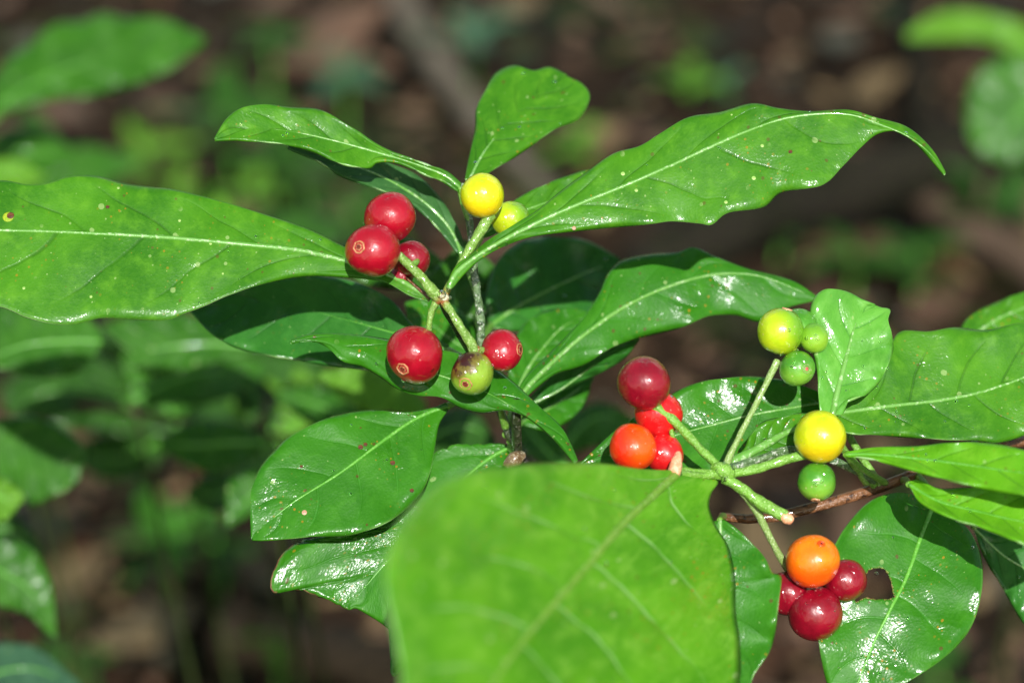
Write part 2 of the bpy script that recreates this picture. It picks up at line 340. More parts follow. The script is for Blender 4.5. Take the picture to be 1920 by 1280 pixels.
def leaf(parent, mid, ea, eb, z0, sx=0.1, sy=0.5, cup=0.0, bend=0.0, wave=5, wf=5, mat='leaf', nv=110, nu=22, veins=9, vc=0.17,
         rib=4.5, ribmat='rib', quilt=3.0, hole=None, label=None, rim='rim', drops=0, thick=5.0, zt=None, cut=None, edgetube=None, ribend=1.0, ribstart=0.0, ribw=None, ragged=0.0, rimcurl=9.0, spots=(), name='leaf', arch=0.0):
    k = scale_at(z0); seed = rng.random(6) * 6.28; quilt *= 0.42; veins *= 0.68; wave *= 0.8
    Mp = spl(mid, nv); A = spl(ea, nv); B = spl(eb, nv)
    if ragged:
        w = np.interp(np.arange(nv), np.arange(0, nv, 2), rng.normal(0, ragged, len(np.arange(0, nv, 2))))
        A = A + w[:, None] * np.array([0.4, 0.9])
    v = np.linspace(0, 1, nv)[:, None]; u = np.linspace(-1, 1, 2 * nu + 1)[None, :]; au = np.abs(u)
    E = np.where((u < 0)[..., None], A[:, None, :], B[:, None, :])
    XY = Mp[:, None, :] + au[..., None] * (E - Mp[:, None, :])
    seglen = np.concatenate([[0], np.cumsum(np.linalg.norm(np.diff(Mp, axis=0), axis=1))]); Ln = seglen[-1]
    wid = np.linalg.norm(E - Mp[:, None, :], axis=2)
    side = np.where(u < 0, 0.37, 0.0)
    phi = veins * (v - vc * au ** 1.25) + side + seed[0]
    base = np.sin(np.pi * np.clip(v, 0, 1)) ** 0.6
    dz = sx * (XY[..., 0] - mid[0][0]) - sy * (XY[..., 1] - mid[0][1])
    dz = dz - cup * (au ** 1.6) * base - arch * np.sin(np.pi * v) + bend * v ** 2
    if zt is not None: dz = dz + np.interp(v, np.linspace(0, 1, len(zt)), zt)
    dz = dz + wave * au ** 2 * base * (np.sin(2 * np.pi * wf * v + seed[1] + side * 6) + 0.5 * np.sin(2 * np.pi * wf * 1.7 * v + seed[2] + side * 9))
    dz = dz - quilt * np.cos(2 * np.pi * phi) * np.sqrt(np.clip(au, 0, 1)) * (1 - au ** 2) * base
    dz = dz + 2.0 * np.sin(XY[..., 0] / 37 + seed[3]) * np.sin(XY[..., 1] / 29 + seed[4]) * base
    dz = dz + rimcurl * np.clip((au - 0.86) / 0.14, 0, 1) ** 2 * base * (0.6 + 0.6 * np.sin(2 * np.pi * 3.1 * v + seed[4]))
    Z = z0 + dz * k
    d = D0 + Z * PX
    W3 = CAM + d[..., None] * (FW + RT * ((XY[..., 0:1] - 960) / 1920 * KX) + UP * ((640 - XY[..., 1:2]) / 1920 * KX))
    nU = 2 * nu + 1; idx = np.arange(nv * nU).reshape(nv, nU)
    q = np.stack([idx[:-1, :-1], idx[:-1, 1:], idx[1:, 1:], idx[1:, :-1]], -1).reshape(-1, 4)
    if hole is not None or cut is not None:
        cx = XY.reshape(-1, 2)[q].mean(1); kill = np.zeros(len(q), bool)
        for poly in ([hole] if hole is not None else []) + (cut or []): kill |= inpoly(cx[:, 0], cx[:, 1], poly)
        q = q[~kill]
    V = W3.reshape(-1, 3)
    if hole is not None or cut is not None:
        used = np.unique(q); remap = -np.ones(len(V), int); remap[used] = np.arange(len(used)); q = remap[q]; sel = used
    else: sel = np.arange(len(V))
    o = mesh_obj(name, V[sel], q, [M[mat], M[rim]], parent, loc=W3[0, nu])
    me = o.data
    attr(me, 'phi', np.broadcast_to(phi, XY.shape[:2]).reshape(-1)[sel]); attr(me, 'au', np.broadcast_to(au, XY.shape[:2]).reshape(-1)[sel])
    cm = PX * 100 * k
    su = (np.broadcast_to(seglen[:, None], XY.shape[:2]) * cm).reshape(-1)[sel] + seed[5] * 10; sv = (np.sign(u) * wid * au * cm).reshape(-1)[sel]
    uvl = me.uv_layers.new(name='leafcm'); li = np.empty(len(me.loops), int); me.loops.foreach_get('vertex_index', li)
    uvl.data.foreach_set('uv', np.stack([su[li], sv[li]], 1).astype(np.float32).ravel())
    sm = o.modifiers.new('thickness', 'SOLIDIFY'); sm.thickness = thick * PX * k; sm.offset = 0; sm.material_offset_rim = 1; sm.use_rim = True
    if rib:
        ne = int(nv * ribend); c = W3[int(nv * ribstart):ne:3, nu] - FW * (rib * 0.35 * PX * k)
        tube('midrib', c, [rib * 1.05 * PX * k, rib * 0.9 * PX * k, rib * 0.72 * PX * k, rib * 0.5 * PX * k, rib * 0.15 * PX * k], M[ribmat], o, seg=8, n=len(c), loc=c[0], wob=0.10)
    gN = np.cross(W3[1:, nu] - W3[:-1, nu], np.broadcast_to(FW, (nv - 1, 3)))
    for _ in range(drops):
        i = rng.integers(int(nv * .12), int(nv * .9)); j = rng.integers(2, nU - 2)
        e1 = W3[i + 1, j] - W3[i - 1, j]; e2 = W3[i, j + 1] - W3[i, j - 1]; nn = np.cross(e1, e2)
        if np.dot(nn, FW) > 0: nn = -nn
        drop(o, W3[i, j] + nn / np.linalg.norm(nn) * thick * 0.5 * PX, nn, PX * k * rng.uniform(1.6, 4.2), 0.55)
    if label: o['label'] = label
    if edgetube:
        sd_, v0, v1, rr_, em = edgetube; c = W3[int(v0 * (nv - 1)):int(v1 * (nv - 1)), 0 if sd_ < 0 else -1]
        tube('chewed_edge', c, rr_ * PX * k, M[em], o, seg=7, n=len(c), loc=c[0], wob=0.5)
    if hole is not None:
        hp = spl(list(hole) + [hole[0]], 60); rel = W3.reshape(-1, 3) - CAM; dd = rel @ FW
        qx = 960 + (rel @ RT) / dd * 1920 / KX; qy = 640 - (rel @ UP) / dd * 1920 / KX
        hd = [dd[int(np.argmin((qx - a_) ** 2 + (qy - b_) ** 2))] for a_, b_ in hp]
        c = [P(a_ + 1.2 * math.sin(i * 1.9), b_ + 1.2 * math.cos(i * 2.3), (d_ - D0) / PX) for i, ((a_, b_), d_) in enumerate(zip(hp, hd))]
        tube('chewed_edge', c, 1.9 * PX * k, M['holerim'], o, seg=7, n=90, loc=c[0], wob=0.5)
    for (x, y, r_, sm_, nm) in spots:
        rel = W3.reshape(-1, 3) - CAM; dd = rel @ FW
        qx = 960 + (rel @ RT) / dd * 1920 / KX; qy = 640 - (rel @ UP) / dd * 1920 / KX
        i0 = int(np.argmin((qx - x) ** 2 + (qy - y) ** 2)); i, j = min(max(i0 // nU, 1), nv - 2), min(max(i0 % nU, 1), nU - 2)
        nn = np.cross(W3[i + 1, j] - W3[i - 1, j], W3[i, j + 1] - W3[i, j - 1]); nn /= np.linalg.norm(nn)
        if np.dot(nn, FW) > 0: nn = -nn
        off = RT * (x - qx[i0]) * PX * k - UP * (y - qy[i0]) * PX * k; off -= nn * np.dot(off, nn)
        w_ = drop(o, W3[i, j] + off + nn * thick * 0.5 * PX * k, nn, r_ * PX * k, 0.05 if r_ > 10 else 0.16 if r_ > 4 else 0.3, name=nm); w_.data.materials[0] = M[sm_]
    return o, W3

def berry(parent, x, y, r, z, mat, cal=None, calr=0.2, calmat='calyx', pit='calyxin', flat=1.0, label=None, lobes=0.03, drops=()):
    k = scale_at(z); c = P(x, y, z); R = r * PX * k
    ax = None
    if cal is not None:
        dx, dy = (cal[0] - x) / r, (cal[1] - y) / r; q = min(0.98, math.hypot(dx, dy)); nz = math.sqrt(1 - q * q) * (1 if len(cal) < 3 else cal[2])
        ax = RT * dx - UP * dy - FW * nz; ax /= np.linalg.norm(ax)
    else: ax = -UP * 0.8 + FW * 0.6
    n1, n2 = 40, 56; X = np.cross(ax, [0.2, 0.9, 0.4]); X /= np.linalg.norm(X); Y = np.cross(ax, X); V = []; F = []
    s = rng.random(5) * 6.28
    for i in range(n1 + 1):
        th = math.pi * i / n1
        for j in range(n2):
            a = 2 * math.pi * j / n2
            rr = 1 + lobes * math.sin(2 * a + s[0]) * math.sin(th) ** 2 + lobes * 0.6 * math.sin(3 * a + s[1] + th) * math.sin(th) ** 2 + 0.012 * math.sin(5 * th + s[2]) * math.sin(a * 2 + s[3])
            rr += 0.022 * math.sin(1.7 * th + s[4]) * math.sin(a + s[2]) - 0.035 * math.exp(-((th - 1.5) / 0.5) ** 2 - (math.sin((a - s[0]) / 2) / 0.22) ** 2)
            rr -= 0.05 * math.exp(-(th / 0.28) ** 2)                       # dimple at the calyx
            rr -= 0.05 * math.exp(-((math.pi - th) / 0.35) ** 2)
            V.append(c + R * rr * (math.sin(th) * (X * math.cos(a) + Y * math.sin(a)) + ax * math.cos(th) * flat))
    for i in range(n1):
        for j in range(n2):
            F.append((i * n2 + j, (i + 1) * n2 + j, (i + 1) * n2 + (j + 1) % n2, i * n2 + (j + 1) % n2))
    o = mesh_obj('berry', V, F, M[mat], parent, loc=c)
    if label: o['label'] = label
    if cal is not None:
        V = []; F = []; n3, n4 = 30, 8; rc = R * calr; tr = R * 0.035; top = c + ax * R * 0.955 * flat; fm = []
        for i in range(n3):
            a = 2 * math.pi * i / n3; w = 1 + 0.045 * math.sin(5 * a + s[1]) + 0.05 * math.sin(7 * a + s[0])
            dr = X * math.cos(a) + Y * math.sin(a)
            for j in range(n4):
                b_ = 2 * math.pi * j / n4; V.append(top + dr * (rc * w + tr * math.cos(b_)) + ax * (tr * 0.9 * math.sin(b_) - R * 0.5 * calr * calr + R * 0.025))
        for i in range(n3):
            for j in range(n4):
                F.append((i * n4 + j, ((i + 1) % n3) * n4 + j, ((i + 1) % n3) * n4 + (j + 1) % n4, i * n4 + (j + 1) % n4)); fm.append(0)
        b0 = len(V)
        rings = [(0.95, 0.0), (0.6, 0.018), (0.45, 0.05), (0.3, 0.03), (0.08, 0.06)]
        for (q, h) in rings:
            for i in range(n3):
                a = 2 * math.pi * i / n3; w = 1 + 0.05 * math.sin(5 * a + s[1] + q) ; V.append(top + (X * math.cos(a) + Y * math.sin(a)) * rc * q * w + ax * R * (h * 0.6 + 0.012))
        for kx in range(len(rings) - 1):
            for i in range(n3):
                F.append((b0 + kx * n3 + i, b0 + kx * n3 + (i + 1) % n3, b0 + (kx + 1) * n3 + (i + 1) % n3, b0 + (kx + 1) * n3 + i)); fm.append(2 if kx == 0 else (0 if kx == 1 and i % 5 else 1))
        F.append(tuple(b0 + (len(rings) - 1) * n3 + i for i in range(n3))); fm.append(1)
        mesh_obj('calyx', V, F, [M[calmat], M[pit], M[mat]], o, loc=top, fmat=fm)
    for (ddx, ddy, rr) in drops:
        nz = math.sqrt(max(0.05, 1 - ddx * ddx - ddy * ddy)); n = RT * ddx - UP * ddy - FW * nz
        drop(o, c + n * R * 0.99, n, rr * PX, 0.6)
    return o

# ------------------------------------------------------------------ the setting: forest floor
gm, nt, b = newmat('forest_soil')
tc = nd(nt, 'ShaderNodeTexCoord').outputs['Object']
a = noise(nt, tc, 9, 5, 0.6); c = noise(nt, tc, 42, 5, 0.65); e = noise(nt, tc, 150, 3, 0.7)
col = mix(nt, smooth(nt, a, 0.35, 0.65), (0.008, 0.0045, 0.002), (0.020, 0.011, 0.0055))  # soil colours kept dark to stand in for light falling off
col = mix(nt, smooth(nt, c, 0.5, 0.72), col, (0.04, 0.022, 0.012))
col = mix(nt, math_(nt, 'MULTIPLY', smooth(nt, noise(nt, tc, 6, 4, 0.6), 0.55, 0.66), 0.7), col, (0.016, 0.030, 0.008))
nt.links.new(col, b.inputs['Base Color']); b.inputs['Roughness'].default_value = 0.8; b.inputs['Specular IOR Level'].default_value = 0.12
nt.links.new(bump(nt, e, 0.8, 0.004, bump(nt, c, 0.8, 0.012)), b.inputs['Normal'])
def gh(x, y):
    return 0.010 * math.sin(9 * x + 1.3) * math.sin(7 * y) + 0.006 * math.sin(23 * x - 11 * y) + 0.004 * math.sin(41 * y + 17 * x + 2)
xs = np.concatenate([[-30, -12, -5, -2.5], np.linspace(-1.4, 1.4, 141), [2.5, 5, 12, 30]]); ys = np.concatenate([[-30, -10, -3, -1], np.linspace(-0.4, 3.2, 171), [4.5, 7, 12, 30, 60]])
V = [(x, y, gh(x, y) if abs(x) < 2 and -0.5 < y < 4 else 0) for y in ys for x in xs]; nx = len(xs)
F = [(j * nx + i, j * nx + i + 1, (j + 1) * nx + i + 1, (j + 1) * nx + i) for j in range(len(ys) - 1) for i in range(nx - 1)]
g = mesh_obj('ground', V, F, gm); props(g, 'dark damp forest soil under the leaf litter', 'ground', kind='structure')

def generic_leaf(L=1.0, Wd=0.4, curl=0.15, fold=0.1, twist=0.2, nv=14, nu=4, jag=0.03, droop=0.0):
    V = []; F = []; s = rng.random(4) * 6.28; uvs = []; phs = []; aus = []
    for i in range(nv + 1):
        v = i / nv; w = Wd * 0.5 * (math.sin(math.pi * v ** 0.85) ** 0.8 if 0 < v < 1 else 0.02) * (1 + jag * math.sin(13 * v + s[0]) + jag * math.sin(29 * v + s[1]))
        for j in range(-nu, nu + 1):
            u = j / nu; y = u * w
            z = curl * L * math.sin(2.2 * v + s[2]) * 0.35 + fold * abs(y) - curl * 1.6 * y * y / Wd + twist * y * (v - 0.5) - droop * L * v * v + 0.02 * L * math.sin(9 * v + 4 * u + s[3])
            V.append((v * L, y * L, z)); uvs.append((v * L * 5, y * L * 5)); phs.append(8 * (v - .3 * abs(u))); aus.append(abs(u))
    n = 2 * nu + 1
    for i in range(nv):
        for j in range(n - 1): F.append((i * n + j, i * n + j + 1, (i + 1) * n + j + 1, (i + 1) * n + j))
    return np.array(V), F, uvs, phs, aus
def finish_leafmesh(me, uvs, phs, aus):
    attr(me, 'phi', phs); attr(me, 'au', aus); uvl = me.uv_layers.new(name='leafcm')
    for l in me.loops: uvl.data[l.index].uv = uvs[l.vertex_index]

tones = {'pinkish brown': ((0.1152, 0.0640, 0.0407), (0.1800, 0.1040, 0.0666)), 'dark brown': ((0.0173, 0.0096, 0.0052), (0.0360, 0.0192, 0.0096)),
         'reddish brown': ((0.0576, 0.0240, 0.0104), (0.0936, 0.0400, 0.0178)), 'tan': ((0.1584, 0.1080, 0.0518), (0.2160, 0.1520, 0.0777)),
         'greyish': ((0.0720, 0.0640, 0.0444), (0.1080, 0.1000, 0.0703)), 'mossy olive': ((0.0216, 0.0360, 0.0059), (0.0396, 0.0600, 0.0104)),
         'blackened': ((0.0043, 0.0036, 0.0026), (0.0101, 0.0072, 0.0044))}
DM = {}
for k_, (c1, c2) in tones.items():
    DM[k_] = rough_material('dead_leaf_' + k_.replace(' ', '_'), c1, c2, tuple(x * 0.45 for x in c1), scale=60, rough=0.5, spec=0.2, bumpd=0.003, coat=0.22)
protos = {}
for k_ in tones:
    for i in range(3):
        V, F, uvs, phs, aus = generic_leaf(1.0, random.uniform(0.38, 0.6), random.uniform(0.1, 0.4), random.uniform(-0.2, 0.3), random.uniform(-0.5, 0.5), jag=0.06)
        me = bpy.data.meshes.new('dead_leaf'); me.from_pydata(V.tolist(), [], F); me.materials.append(DM[k_]); me.polygons.foreach_set('use_smooth', [True] * len(F))
        protos[(k_, i)] = me
def dead_leaf(x, y, L, tone, rz, label, group, lift=0.004, tilt=0.25, W_=1.0):
    o = bpy.data.objects.new('dead_leaf', protos[(tone, random.randrange(3))]); COL.objects.link(o)
    o.location = (x, y, gh(x, y) + lift); o.rotation_euler = (random.uniform(-tilt, tilt), random.uniform(-tilt, tilt), rz); o.scale = (L, L * W_, L)
    return props(o, label, 'dead leaf', group)
names_ = list(tones); wts = [0.17, 0.22, 0.17, 0.11, 0.03, 0.13, 0.17]
MARKS = [(60, 60, 'at the top left corner'), (300, 180, 'below the broad top left leaf'), (560, 60, 'at the top beside the glossy seedlings'), (740, 60, 'beside the grey fallen branch'), (980, 60, 'above the paddle shaped leaf'),
    (1250, 60, 'at the top near the lime seedling'), (1500, 60, 'at the top right of the lime seedling'), (1800, 60, 'behind the arching blade'), (620, 260, 'behind the upper left leaf'), (820, 250, 'left of the paddle shaped leaf'), (1180, 220, 'right of the paddle shaped leaf'),
    (1560, 170, 'above the long right leaf'), (1800, 330, 'beyond the drip tip of the long right leaf'), (1400, 460, 'beside the dark fallen branch'), (1700, 480, 'near the brown fallen branch'), (1250, 650, 'behind the middle berries'), (1720, 600, 'above the broad right edge leaf'),
    (220, 300, 'above the big left leaf'), (60, 700, 'under the big left leaf'), (300, 860, 'under the drooping twig'), (150, 1020, 'on bare soil beside the ragged plant'), (400, 1050, 'left of the chewed leaf'), (200, 1200, 'near the bluish corner leaf'), (600, 1220, 'below the chewed leaf'),
    (1000, 800, 'behind the lower stem of the left shrub'), (1050, 1150, 'under the broad front leaf'), (1480, 1230, 'below the lowest berries'), (1550, 960, 'behind the reddish twig'), (1850, 1220, 'right of the holed leaf'), (550, 620, 'behind the shaded dark leaf')]
seen = set()
for i in range(240):
    px = random.uniform(-60, 1980); py = random.uniform(-60, 1330); p_ = G(px, py)
    tn = random.choices(names_, wts)[0]; L_ = random.choice((random.uniform(0.016, 0.03), random.uniform(0.03, 0.055)))
    mk = min(MARKS, key=lambda m_: (m_[0] - px) ** 2 + (m_[1] - py) ** 2)[2]
    sz = 'small' if L_ < 0.026 else 'medium' if L_ < 0.036 else 'large'
    lb = f'{sz} {tn} dead leaf {mk}'
    if lb in seen:
        mx, my, _ = min(MARKS, key=lambda m_: (m_[0] - px) ** 2 + (m_[1] - py) ** 2)
        lb += ', ' + (('right side' if px > mx else 'left side') if abs(px - mx) > abs(py - my) else ('lower one' if py > my else 'upper one'))
    seen.add(lb)
    dead_leaf(p_[0], p_[1], L_, tn, random.uniform(0, 6.28), lb, 'dead leaves on the forest floor', lift=random.uniform(0.002, 0.012))
special = [(520, 125, 0.050, 'pinkish brown', 0.5, 'largest pinkish brown dead leaf, above and right of the broad top left leaf'),
    (170, 230, 0.032, 'pinkish brown', 2.4, 'pinkish dead leaf on the soil below the broad green leaf at the top left'),
    (290, 880, 0.022, 'tan', 1.2, 'ochre tan dead leaf just below the drooping brown twig'),
    (180, 915, 0.020, 'tan', 1.7, 'pale tan leaf scrap right of the ragged green undergrowth leaf'),
    (178, 1025, 0.014, 'tan', 0.4, 'small round pale leaf scrap on bare dark soil, lower left'),
    (350, 1090, 0.024, 'pinkish brown', 2.0, 'rosy brown dead leaf in the lower left litter'),
    (440, 1070, 0.020, 'tan', 0.2, 'light tan dead leaf left of the chewed green leaf'),
    (190, 1240, 0.034, 'tan', 0.9, 'bright tan dead leaf next to the bluish leaf at the bottom left corner'),
    (520, 1160, 0.024, 'reddish brown', 0.0, 'rust coloured dead leaf under the chewed green leaf'),
    (940, 35, 0.024, 'tan', 0.9, 'tan dead leaf above the paddle shaped green leaf'),
    (1180, 75, 0.03, 'pinkish brown', 2.1, 'pinkish dead leaf beside the mossy patch at the top'),
    (1640, 45, 0.034, 'reddish brown', 0.2, 'orange brown dead leaf left of the arching green blade'),
    (1560, 85, 0.026, 'greyish', 1.2, 'grey brown dead leaf near the arching green blade'),
    (1590, 175, 0.022, 'tan', 0.2, 'dull tan dead leaf above the drip tip of the long right leaf'),
    (1480, 590, 0.0, 'tan', 0, ''), (1700, 580, 0.022, 'pinkish brown', 0.5, 'pinkish dead leaf behind the upright pale leaf'),
    (1320, 410, 0.03, 'greyish', 0.4, 'greyish dead leaf just under the edge of the long right leaf'),
    (60, 80, 0.026, 'greyish', 1.9, 'grey brown leaf behind the broad leaf at the top left corner')]
for (px, py, L_, tn, rz, lab) in special:
    if L_ <= 0: continue
    p_ = G(px, py, 0.02); dead_leaf(p_[0], p_[1], L_ * 1.5, tn, rz, lab, None, lift=0.02, tilt=0.35, W_=1.2)
# leaf scraps too many to count
V = []; F = []; fm = []; k0 = 0
for i in range(4400):
    if i < 2600: p_ = G(random.uniform(-300, 2220), random.uniform(-500, 1600)); x, y = p_[0], p_[1]
    else: x = random.uniform(-1.4, 1.4); y = random.uniform(-0.3, 3.2)
    L_ = random.uniform(0.005, 0.02) if i < 2600 else random.uniform(0.02, 0.05); a0 = random.uniform(0, 6.28); w = random.uniform(0.3, 0.7); z = gh(x, y) + random.uniform(0.001, 0.006); tl = random.uniform(-0.4, 0.4)
    n = 7; pts = []
    for j in range(n):
        t = 2 * math.pi * j / n; r_ = random.uniform(0.7, 1.1); lx, ly = math.cos(t) * L_ * 0.5 * r_, math.sin(t) * L_ * 0.5 * w * r_
        pts.append((x + lx * math.cos(a0) - ly * math.sin(a0), y + lx * math.sin(a0) + ly * math.cos(a0), z + lx * tl))
    V.append((x, y, z + L_ * random.uniform(-0.1, 0.15))); V += pts; tn = random.choices(range(7), [0.16, 0.15, 0.15, 0.22, 0.06, 0.12, 0.14])[0]
    for j in range(n): F.append((k0, k0 + 1 + j, k0 + 1 + (j + 1) % n)); fm.append(tn)
    k0 += n + 1
ll = mesh_obj('leaf_litter', V, F, [DM[k_] for k_ in names_], smoothf=False, fmat=fm); props(ll, 'crumbled brown leaf scraps covering the damp soil', 'leaf litter', kind='stuff')

# fallen branches
M['bark'] = rough_material('grey_bark', (0.085, 0.07, 0.055), (0.13, 0.11, 0.09), (0.045, 0.05, 0.02), scale=60, rough=0.8, spec=0.1, bumpd=0.003, bs=1)
M['barkd'] = rough_material('dark_bark', (0.007, 0.006, 0.005), (0.014, 0.011, 0.009), (0.03, 0.035, 0.012), scale=60, rough=0.85, spec=0.08, bumpd=0.003, bs=1)
M['barkb'] = rough_material('brown_bark', (0.075, 0.05, 0.034), (0.12, 0.08, 0.058), (0.04, 0.03, 0.02), scale=60, rough=0.8, spec=0.1, bumpd=0.003, bs=1)
def fallen(pts, r, mat, label, side=None):
    w = [G(x, y, h) for (x, y, h) in pts]; e = empty('fallen_branch', w[0] * np.array([1, 1, 0]), label, 'fallen branch')
    tube('bark', w, r, M[mat], e, seg=14, n=40, wob=0.10)
    if side:
        for (s_, r2) in side: tube('side_twig', [G(*q) for q in s_], r2, M[mat], e, seg=8, n=14, wob=0.08)
    return e
fallen([(640, -160, 0.03), (735, -30, 0.035), (800, 90, 0.03), (880, 200, 0.025), (960, 290, 0.02), (1060, 400, 0.012)], [0.010, 0.010, 0.009, 0.009, 0.007, 0.005], 'bark',
       'grey mottled fallen branch running diagonally behind the paddle shaped leaf', [([(800, 90, 0.03), (860, 60, 0.04), (900, 5, 0.05)], [0.004, 0.002])])
fallen([(1600, 300, 0.015), (1720, 370, 0.02), (1820, 430, 0.022), (1960, 520, 0.025), (2200, 640, 0.03)], [0.006, 0.009, 0.010, 0.011, 0.012], 'barkb',
       'brown fallen branch on the soil at the right below the drip tip', [([(1820, 430, 0.02), (1840, 380, 0.04), (1850, 330, 0.05)], [0.003, 0.0015])])
fallen([(1180, 500, 0.02), (1350, 440, 0.025), (1520, 370, 0.03), (1720, 320, 0.035), (1960, 250, 0.04)], [0.013, 0.015, 0.017, 0.018, 0.02], 'barkd',  # near-black bark colour stands in for the log's shadow
       'dark fallen branch with painted log shadow crossing the soil below the long right leaf', [([(1520, 370, 0.03), (1560, 310, 0.05), (1580, 250, 0.06)], [0.004, 0.002])])
fallen([(1700, -120, 0.02), (1720, 100, 0.03), (1735, 260, 0.03), (1760, 420, 0.02)], [0.004, 0.006, 0.006, 0.005], 'barkd',
       'thin blackish fallen stick lying beside the arching green blade', [([(1735, 260, 0.03), (1690, 230, 0.05)], [0.003, 0.0015])])
fallen([(420, 1190, 0.02), (640, 1230, 0.02), (900, 1300, 0.02)], [0.010, 0.011, 0.012], 'barkb', 'brown fallen branch below the chewed leaf at the bottom edge', [([(520, 1205, 0.02), (460, 1150, 0.04), (440, 1110, 0.05)], [0.003, 0.0015])])

# ------------------------------------------------------------------ seedlings on the floor
def seedling(px, py, n, L, mat, label, hgt=0.03, wd=0.42, spread=0.6, rot=0.0, face=0.2):
    b_ = G(px, py, hgt); base = np.array([b_[0], b_[1], gh(b_[0], b_[1])]); top = np.array([b_[0], b_[1], hgt])
    e = empty('seedling', base, label, 'seedling'); tube('stem', [base - np.array([0, 0, 0.004]), (base + top) / 2 + np.array([0.002, 0.001, 0]), top], [0.0014, 0.0011, 0.0009], M['ribgreen'], e, seg=7, n=8)
    for i in range(n):
        a0 = rot + 2 * math.pi * i / n + random.uniform(-0.4, 0.4); el = random.uniform(0.0, 0.55)
        V, F, uvs, phs, aus = generic_leaf(1.0, wd * random.uniform(0.85, 1.15), 0.12, 0.22, random.uniform(-0.2, 0.2), nv=16, nu=5, jag=0.015, droop=random.uniform(0.1, 0.3))
        l_ = L * random.uniform(0.75, 1.1)
        R_ = Matrix.Rotation(a0, 3, 'Z') @ Matrix.Rotation(-el, 3, 'Y') @ Matrix.Rotation(face, 3, 'X')
        Vw = (np.array(R_) @ (V * l_).T).T + top - np.array([0, 0, 0.002 * i])
        o = mesh_obj('leaf', Vw, F, M[mat], e, loc=top); finish_leafmesh(o.data, uvs, phs, aus)
for s_ in [(640, 120, 5, 0.030, 'bgteal', 'dark glossy seedling left of the grey fallen branch', 0.05),
           (880, 60, 4, 0.034, 'bgteal', 'shiny blue green seedling right of the grey fallen branch', 0.05),  # teal base colour carries the sky reflected on these leaves
           (1290, 140, 5, 0.022, 'bglime', 'small lime green seedling in the top litter above the long right leaf', 0.03),
           (1360, 150, 4, 0.016, 'bgteal', 'tiny grey green seedling beside the lime one', 0.03),
           (500, 60, 4, 0.03, 'bgdark', 'dark seedling behind the broad leaf at the top left', 0.04),
           (420, 210, 5, 0.045, 'bgdark', 'wide dark green seedling left of the tip of the upper left leaf', 0.06),
           (270, 285, 3, 0.028, 'bglime', 'lime seedling just above the big left leaf', 0.06),
           (330, 345, 3, 0.026, 'bglime', 'bright yellow green seedling touching the upper edge of the big left leaf', 0.07),
           (470, 350, 3, 0.026, 'bglime', 'pale upright seedling left of the red berries', 0.08),
           (560, 300, 5, 0.04, 'bgdark', 'dark seedling under the upper left leaf', 0.05),
           (660, 390, 5, 0.04, 'bgdark', 'deep green seedling behind the top red berry', 0.05),
           (1080, 260, 4, 0.022, 'bglime', 'small green seedling right of the paddle shaped leaf', 0.03),
           (1880, 380, 4, 0.035, 'bgdark', 'dark shiny seedling at the right edge under the round hanging leaf', 0.04),
           (1600, 470, 4, 0.028, 'bgdark', 'dim green seedling on the soil above the upright pale leaf', 0.03),
           (1460, 430, 3, 0.022, 'bgdark', 'olive seedling in the shade under the long right leaf', 0.02),
           (1720, 470, 4, 0.032, 'bgdark', 'dim seedling beside the brown fallen branch', 0.03),
           (510, 1190, 5, 0.02, 'bglime', 'small yellowish seedling in the bottom litter', 0.03),
           (300, 1000, 5, 0.03, 'bgleaf', 'mid green seedling on the soil left of the bitten leaf', 0.05),
           (60, 560, 5, 0.045, 'bgleaf', 'mid green seedling behind the left end of the big left leaf', 0.08),
           (240, 620, 5, 0.045, 'bgleaf', 'wide seedling hidden below the middle of the big left leaf', 0.08),
           (120, 1230, 4, 0.024, 'bgdark', 'dim seedling beside the bluish corner leaf', 0.03),
           (200, 440, 5, 0.04, 'bgdark', 'dim seedling behind the big left leaf blade', 0.05),
           (400, 1010, 4, 0.022, 'bgdark', 'small dim seedling left of the oval lower leaf', 0.03),
           (1760, 1260, 4, 0.03, 'bgdark', 'dim seedling at the bottom right behind the holed leaf', 0.03)]:
    seedling(*s_[:6], hgt=s_[6], rot=random.uniform(0, 6))

# ------------------------------------------------------------------ undergrowth plants with traced leaves
def plant(label, top, leaves, stem_r=7, stemmat='bgstem', cat='undergrowth plant', name='undergrowth_plant'):
    t = P(*top); base = np.array([t[0] + 0.01, t[1] + 0.02, gh(t[0] + .01, t[1] + .02)])
    e = empty(name, base, label, cat)
    k = scale_at(top[2])
    tube('stem', [base - np.array([0, 0, .005]), base + (t - base) * 0.5 + np.array([0.004, 0.002, 0]), t], [stem_r * PX * k * 1.3, stem_r * PX * k, stem_r * PX * k * 0.6], M[stemmat], e, seg=9, n=16)
    for lf in leaves:
        mid, ea, eb, z0 = lf[:4]; kw = lf[4] if len(lf) > 4 else {}
        kw = dict(dict(nv=44, nu=9, rib=4, ribmat='ribgreen', quilt=4, wave=8, mat='bgleaf', thick=5), **kw)
        o, W3 = leaf(e, mid, ea, eb, z0, **kw)
        c0 = W3[0, kw['nu']]; mdp = (c0 + t) / 2 + np.array([0, 0, 0.004])
        tube('petiole', [t, mdp, c0], [stem_r * 0.45 * PX * k, stem_r * 0.35 * PX * k, stem_r * 0.3 * PX * k], M['ribgreen'], e, seg=7, n=10)
    return e
